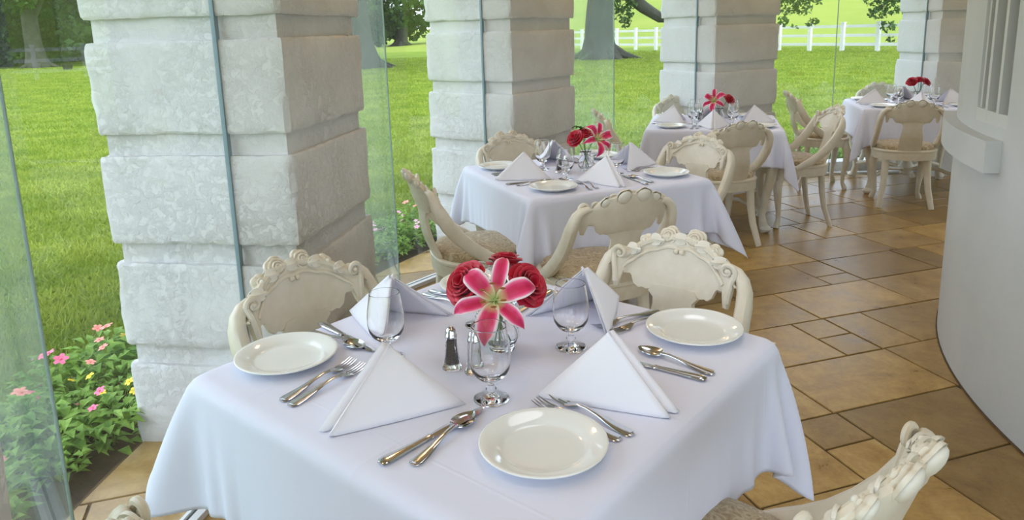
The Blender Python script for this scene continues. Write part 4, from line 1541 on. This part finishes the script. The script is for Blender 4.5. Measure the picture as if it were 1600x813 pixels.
def build_shaker(kind):
    r = empty('%s_shaker' % kind)
    m_ = MB(); seg = 16
    m_.lathe([(0.0, 0.0), (0.0215, 0.0), (0.0225, 0.002), (0.021, 0.005), (0.0185, 0.010), (0.0155, 0.03), (0.0135, 0.055), (0.0128, 0.070), (0.0128, 0.074), (0.011, 0.074), (0.0112, 0.055), (0.013, 0.03), (0.0155, 0.013), (0.0, 0.009)], seg)
    m_.build('glass_body', 'goblet_glass', r, angle=20)
    m_ = MB(); top = 0.066 if kind == 'pepper' else 0.050
    m_.lathe([(0.0, 0.0105), (0.0148, 0.0135), (0.0122, 0.03), (0.0105, 0.050), (0.0103, top), (0.0, top)], seg); m_.build('contents', 'pepper_grain' if kind == 'pepper' else 'salt_grain', r)
    m_ = MB()
    m_.lathe([(0.0118, 0.073), (0.0138, 0.0735), (0.0138, 0.078), (0.0125, 0.080), (0.0115, 0.088), (0.0095, 0.094), (0.005, 0.0975), (0.0, 0.0985)], 20); m_.build('cap', 'steel', r)
    return r
def build_vase():
    m_ = MB()
    prof_o = [(0.0, 0.0), (0.028, 0.0), (0.030, 0.003), (0.026, 0.008), (0.034, 0.018), (0.040, 0.034), (0.038, 0.052), (0.029, 0.068), (0.022, 0.078), (0.021, 0.086), (0.027, 0.098), (0.032, 0.106)]
    prof_i = [(0.0305, 0.1065), (0.0255, 0.0985), (0.0190, 0.086), (0.0200, 0.077), (0.027, 0.066), (0.0355, 0.051), (0.0375, 0.034), (0.031, 0.019), (0.020, 0.013), (0.0, 0.012)]
    vs = []; fs = []; seg = 48; pr = prof_o+prof_i
    for (r, z) in pr:
        for k in range(seg):
            a = 2*PI*k/seg
            f_ = 1 + 0.035*math.cos(12*a)*(1 if z > 0.01 else 0)*math.sin(PI*min(1, z/0.1))
            vs.append((r*f_*math.cos(a), r*f_*math.sin(a), z))
    for i in range(len(pr)-1):
        for k in range(seg):
            k2 = (k+1) % seg
            fs.append((i*seg+k, i*seg+k2, (i+1)*seg+k2, (i+1)*seg+k))
    m_.add(vs, fs)
    return m_.build('bud_vase', 'goblet_glass', angle=80)
def look(direction):
    d = Vector(direction).normalized()
    return d.to_track_quat('Z', 'Y').to_matrix().to_4x4()
def build_rose(bloom, direc, R=0.046, seed=0):
    """object origin at the vase foot centre; bloom position in vase frame"""
    r = empty('red_rose')
    b_ = Vector(bloom); d = Vector(direc).normalized()
    foot = Vector((-bloom[0]*0.35, -bloom[1]*0.35, 0.016))
    neck = Vector((bloom[0]*0.10, bloom[1]*0.10, 0.086))
    m_ = MB(); m_.tube([foot, neck, neck.lerp(b_, 0.5), b_ - d*0.012, b_], [0.002, 0.0022, 0.0022, 0.0028, 0.004], 6); m_.build('stem', 'stem_green', r)
    M = Matrix.Translation(b_) @ look(d)
    m_ = MB()
    cup_rose(m_, R, [(4, 1.0, 0.48, 0.85), (4, 0.90, 0.72, 0.60), (3, 0.72, 0.90, 0.45), (3, 0.54, 0.99, 0.38), (3, 0.38, 1.05, 0.33), (2, 0.24, 1.08, 0.3)], M, thick=0.0010, depth=0.95, nu=13, nv=8, seed=seed)
    m_.build('bloom', 'rose_red', r, angle=60)
    return r
def build_lily(bloom, direc, rot=0.0, R=0.096):
    r = empty('lily')
    b_ = Vector(bloom); d = Vector(direc).normalized()
    neck = Vector((bloom[0]*0.10, bloom[1]*0.10, 0.086)); foot = Vector((-bloom[0]*0.35, -bloom[1]*0.35, 0.016))
    m_ = MB(); m_.tube([foot, neck, neck.lerp(b_ - d*0.03, 0.6) + Vector((0, 0, 0.006)), b_ - d*0.025, b_], [0.002, 0.0022, 0.0025, 0.0035, 0.005], 6); m_.build('stem', 'stem_green', r)
    M = Matrix.Translation(b_ - d*0.004) @ look(d) @ Matrix.Rotation(rot, 4, 'Z')
    for k in range(6):
        a = k*PI/3
        wide = 0.0245 if k % 2 == 0 else 0.0185
        m_ = MB(); nu, nv = 17, 9; P = []; UV = []
        lenf = 1.0 + 0.08*math.sin(k*2.1)
        for i in range(nu):
            t = i/(nu-1)
            rr = R*lenf*(0.04 + 0.96*math.sin(t*1.45)/math.sin(1.45))
            z = 0.044*math.sin(PI*min(1, t*0.85)) * (1.0 if k % 2 == 0 else 0.8) - 0.034*t**3
            hw = wide*math.sin(PI*min(0.995, 0.06+0.94*t**0.85))**0.75
            hw *= 1 - 0.75*max(0, (t-0.62)/0.38)**1.6
            row = []
            for j in range(nv):
                w = -1 + 2*j/(nv-1)
                ruf = 0.0022*math.sin(t*22+k)*abs(w)**2
                x = rr*math.cos(a) - w*hw*math.sin(a); y = rr*math.sin(a) + w*hw*math.cos(a)
                row.append(M @ Vector((x, y, z + 0.006*(w*w)*(1-t) - 0.003*(1-abs(w))*math.sin(PI*t) + ruf + (0.0015 if k % 2 == 0 else 0)))); UV.append((abs(w), t))
            P.append(row)
        m_.grid(P, nu, nv, 0.0009)
        m_.uv = UV + UV
        m_.build('petal', 'lily_petal', r, angle=180)
    for k in range(6):
        a = k*PI/3 + 0.3
        m_ = MB()
        tip = M @ Vector((0.026*math.cos(a), 0.026*math.sin(a), 0.052))
        m_.tube([M @ Vector((0, 0, 0.0)), M @ Vector((0.010*math.cos(a), 0.010*math.sin(a), 0.026)), tip], [0.0013, 0.001, 0.0008], 5)
        m_.build('filament', 'filament', r)
        m_ = MB(); m_.ball(tip, 0.0042, 8, 5, (1.7, 0.6, 0.6)); m_.build('anther', 'anther', r)
    return r
def build_leafsprig(bloom, direc):
    r = empty('leaf_sprig')
    b_ = Vector(bloom); neck = Vector((bloom[0]*0.1, bloom[1]*0.1, 0.086))
    m_ = MB(); m_.tube([(0, 0, 0.02), neck, b_], 0.0015, 5); m_.build('stem', 'stem_green', r)
    for k, a in enumerate((-0.7, 0.1, 0.9)):
        m_ = MB(); P = []
        M = Matrix.Translation(b_) @ look(direc) @ Matrix.Rotation(a+PI/2, 4, 'Z')
        for i in range(9):
            t = i/8; row = []
            for j in range(5):
                w = -1+j/2
                row.append(M @ Vector((t*0.05, w*0.016*math.sin(PI*min(0.99, t+0.02))**0.8, 0.012*math.sin(PI*t)+0.005*abs(w))))
            P.append(row)
        m_.grid(P, 9, 5, 0.0008); m_.build('leaf', 'rose_leaf', r)
    return r

fork0, spoon0, knife0, plate0, gob0, nap0 = build_fork(), build_spoon(), build_knife(), build_plate(), build_goblet(), build_napkin()
pep0, salt0, vase0 = build_shaker('pepper'), build_shaker('salt'), build_vase()
fork0.scale = (1.10, 1.12, 1.1); spoon0.scale = (1.06, 1.12, 1.1); knife0.scale = (1.07, 1.15, 1.1)
HI = {o: tree_of(o) for o in (fork0, spoon0, knife0, plate0, gob0, nap0, pep0, salt0, vase0)}
used = set()
def put(proto, loc, rz, label, cat, group, tilt=(0, 0)):
    if proto not in used:
        o = proto; used.add(proto)
    else:
        o = copy_tree(proto, HI[proto])
    o.location = loc; o.rotation_euler = (tilt[0], tilt[1], rz)
    tag(o, label, cat, group)
    return o

# measured layout for the nearest table, in each diner's own frame (diner sits at -x, table centre = origin)
SIDE = {'C': 0, 'D': 90, 'B': 180, 'A': -90}      # rotation from the diner's frame to the table frame
base_set = dict(plate=(-0.335, 0.300), knife=((-0.455, -0.128), (-0.215, -0.140)), spoon=((-0.425, -0.175), (-0.235, -0.160)),
                fork1=((-0.425, 0.120), (-0.235, 0.085)), fork2=((-0.430, 0.158), (-0.245, 0.135)), goblet=(-0.150, -0.140), nap=((-0.455, 0.0), 0.0))
SETS = {
 'C': dict(base_set, plate=(-0.297, 0.371), knife=((-0.446, -0.130), (-0.205, -0.146)), spoon=((-0.413, -0.177), (-0.230, -0.146)),
           fork1=((-0.420, 0.207), (-0.228, 0.236)), fork2=((-0.422, 0.175), (-0.232, 0.196)), goblet=(-0.152, -0.129), nap=((-0.440, 0.030), -2.0)),
 'D': dict(base_set, plate=(-0.327, 0.238), knife=((-0.441, -0.176), (-0.212, -0.150)), spoon=((-0.442, -0.210), (-0.256, -0.226)),
           fork1=((-0.429, 0.104), (-0.238, 0.072)), fork2=((-0.420, 0.131), (-0.229, 0.112)), goblet=(-0.116, -0.146), nap=((-0.452, -0.006), -6.0)),
 'B': dict(base_set, plate=(-0.387, 0.309), knife=((-0.423, -0.147), (-0.190, -0.118)), spoon=((-0.41, -0.185), (-0.222, -0.165)),
           fork1=((-0.465, 0.172), (-0.275, 0.105)), fork2=((-0.468, 0.201), (-0.282, 0.155)), goblet=(-0.120, -0.150), nap=((-0.485, 0.020), 3.0)),
 'A': dict(base_set, plate=(-0.335, 0.325), knife=((-0.490, -0.119), (-0.252, -0.150)), spoon=((-0.46, -0.168), (-0.275, -0.155)),
           fork1=((-0.430, 0.190), (-0.240, 0.175)), fork2=((-0.435, 0.222), (-0.245, 0.212)), goblet=(-0.191, -0.148), nap=((-0.490, -0.005), 2.0)),
}
spos = {'A': 'far left', 'B': 'far right', 'C': 'near left', 'D': 'near right'}
sposx = {'A': 'far', 'B': 'right', 'C': 'left', 'D': 'near'}
corner = {0: {'A': 'far', 'B': 'right', 'C': 'left', 'D': 'near'}, 1: {'A': 'far right', 'B': 'near right', 'C': 'far left', 'D': 'near left'}}
def lay(ti):
    (tx, ty), ta, nm, _ = T_[ti]
    first = ti == 0
    for sd in 'CDBA':
        st = SETS[sd] if first else base_set
        jr = random.Random(ti*10 + ord(sd))
        rot = R_(SIDE[sd] + ta)
        def W(p, z=ZC):
            jx = (0 if first else jr.uniform(-0.008, 0.008))
            return Vector((tx + (p[0]+jx)*math.cos(rot) - p[1]*math.sin(rot), ty + (p[0]+jx)*math.sin(rot) + p[1]*math.cos(rot), z))
        side = (spos if first else sposx)[sd] + ' side of the ' + nm
        cn = corner[0 if first else 1][sd] + ' corner of the ' + nm
        gp = 'on the ' + nm
        put(plate0, W(st['plate']), jr.uniform(0, 6), 'white round plate at the %s' % cn, 'plate', 'white plates ' + gp)
        (n0, da) = st['nap']
        put(nap0, W(n0), rot + R_(da), 'white folded standing napkin at the %s' % side, 'napkin', 'folded napkins ' + gp)
        put(gob0, W(st['goblet']), 0, 'clear stemmed water goblet for the %s' % side, 'glass', 'water goblets ' + gp)
        for key, pr, nm2 in (('knife', knife0, 'steel knife at the right of the napkin'), ('spoon', spoon0, 'steel spoon beside the knife'), ('fork1', fork0, 'steel fork nearer the napkin'), ('fork2', fork0, 'steel fork nearer the plate')):
            a_, b_ = W(st[key][0]), W(st[key][1])
            d = b_ - a_
            z = ZC
            put(pr, (a_.x, a_.y, z), math.atan2(d.y, d.x), '%s, %s' % (nm2, side), key.rstrip('12'), ('forks ' if 'fork' in key else key + 's ') + gp)
    # centre pieces
    ca = R_(ta)
    def W0(x, y, z=ZC): return Vector((tx + x*math.cos(ca) - y*math.sin(ca), ty + x*math.sin(ca) + y*math.cos(ca), z))
    put(pep0, W0(-0.098, 0.034), 0, 'glass pepper shaker with steel cap on the %s' % nm, 'shaker', 'pepper shakers')
    put(salt0, W0(-0.084, -0.021), 0, 'glass salt shaker with steel cap on the %s' % nm, 'shaker', 'salt shakers')
    v = W0(0.045, 0.010)
    put(vase0, v, 0, 'small ribbed glass bud vase holding flowers on the %s' % nm, 'vase', 'bud vases')
    return v
def flower(o, v, label, cat, group):
    o.location = v; tag(o, label, cat, group)
v1 = lay(0)
flower(build_rose((-0.062, -0.012, 0.158), (-0.62, -0.50, 0.62), 0.054, 1), v1, 'dark red rose at the left of the bouquet on the nearest table', 'rose', 'red roses')
flower(build_rose((0.012, 0.045, 0.178), (0.05, 0.25, 0.95), 0.044, 2), v1, 'dark red rose at the back of the bouquet on the nearest table', 'rose', 'red roses')
flower(build_rose((0.048, 0.000, 0.148), (0.62, -0.52, 0.50), 0.052, 3), v1, 'crimson rose at the right of the bouquet on the nearest table', 'rose', 'red roses')
flower(build_lily((-0.012, -0.066, 0.146), (-0.05, -0.82, 0.55), 0.30), v1, 'pink and white lily in front of the roses on the nearest table', 'lily', 'pink lilies')
flower(build_leafsprig((-0.02, 0.02, 0.15), (0, 0.2, 1)), v1, 'small green leaves among the roses on the nearest table', 'leaf', 'leaf sprigs')
v2 = lay(1)
flower(build_rose((-0.045, -0.015, 0.165), (-0.55, -0.55, 0.6), 0.048, 4), v2, 'red rose at the left of the bouquet on the second table', 'rose', 'red roses')
flower(build_rose((-0.005, 0.02, 0.175), (0.1, -0.3, 0.9), 0.044, 5), v2, 'red rose in the middle of the bouquet on the second table', 'rose', 'red roses')
flower(build_lily((0.055, -0.03, 0.170), (0.55, -0.70, 0.45), 0.1), v2, 'pink lily at the right of the bouquet on the second table', 'lily', 'pink lilies')
flower(build_leafsprig((-0.02, 0.03, 0.215), (0.1, 0.1, 1)), v2, 'green leaves above the red roses on the second table', 'leaf', 'leaf sprigs')
v3 = lay(2)
flower(build_lily((-0.05, -0.03, 0.165), (-0.5, -0.72, 0.45), 0.6), v3, 'pink lily at the left of the bouquet on the third table', 'lily', 'pink lilies')
flower(build_rose((0.055, -0.01, 0.160), (0.5, -0.55, 0.6), 0.048, 6), v3, 'dark red rose at the right of the bouquet on the third table', 'rose', 'red roses')
flower(build_rose((0.0, 0.03, 0.180), (0.0, 0.0, 1), 0.040, 7), v3, 'red rose at the back of the bouquet on the third table', 'rose', 'red roses')
v4 = lay(3)
flower(build_rose((-0.05, 0.0, 0.175), (-0.5, -0.4, 0.7), 0.050, 8), v4, 'dark red rose at the left of the bouquet on the farthest table', 'rose', 'red roses')
flower(build_rose((0.05, 0.0, 0.170), (0.5, -0.4, 0.7), 0.050, 9), v4, 'dark red rose at the right of the bouquet on the farthest table', 'rose', 'red roses')
flower(build_rose((0.0, -0.01, 0.185), (0.0, -0.3, 1), 0.046, 10), v4, 'dark red rose in the middle of the bouquet on the farthest table', 'rose', 'red roses')
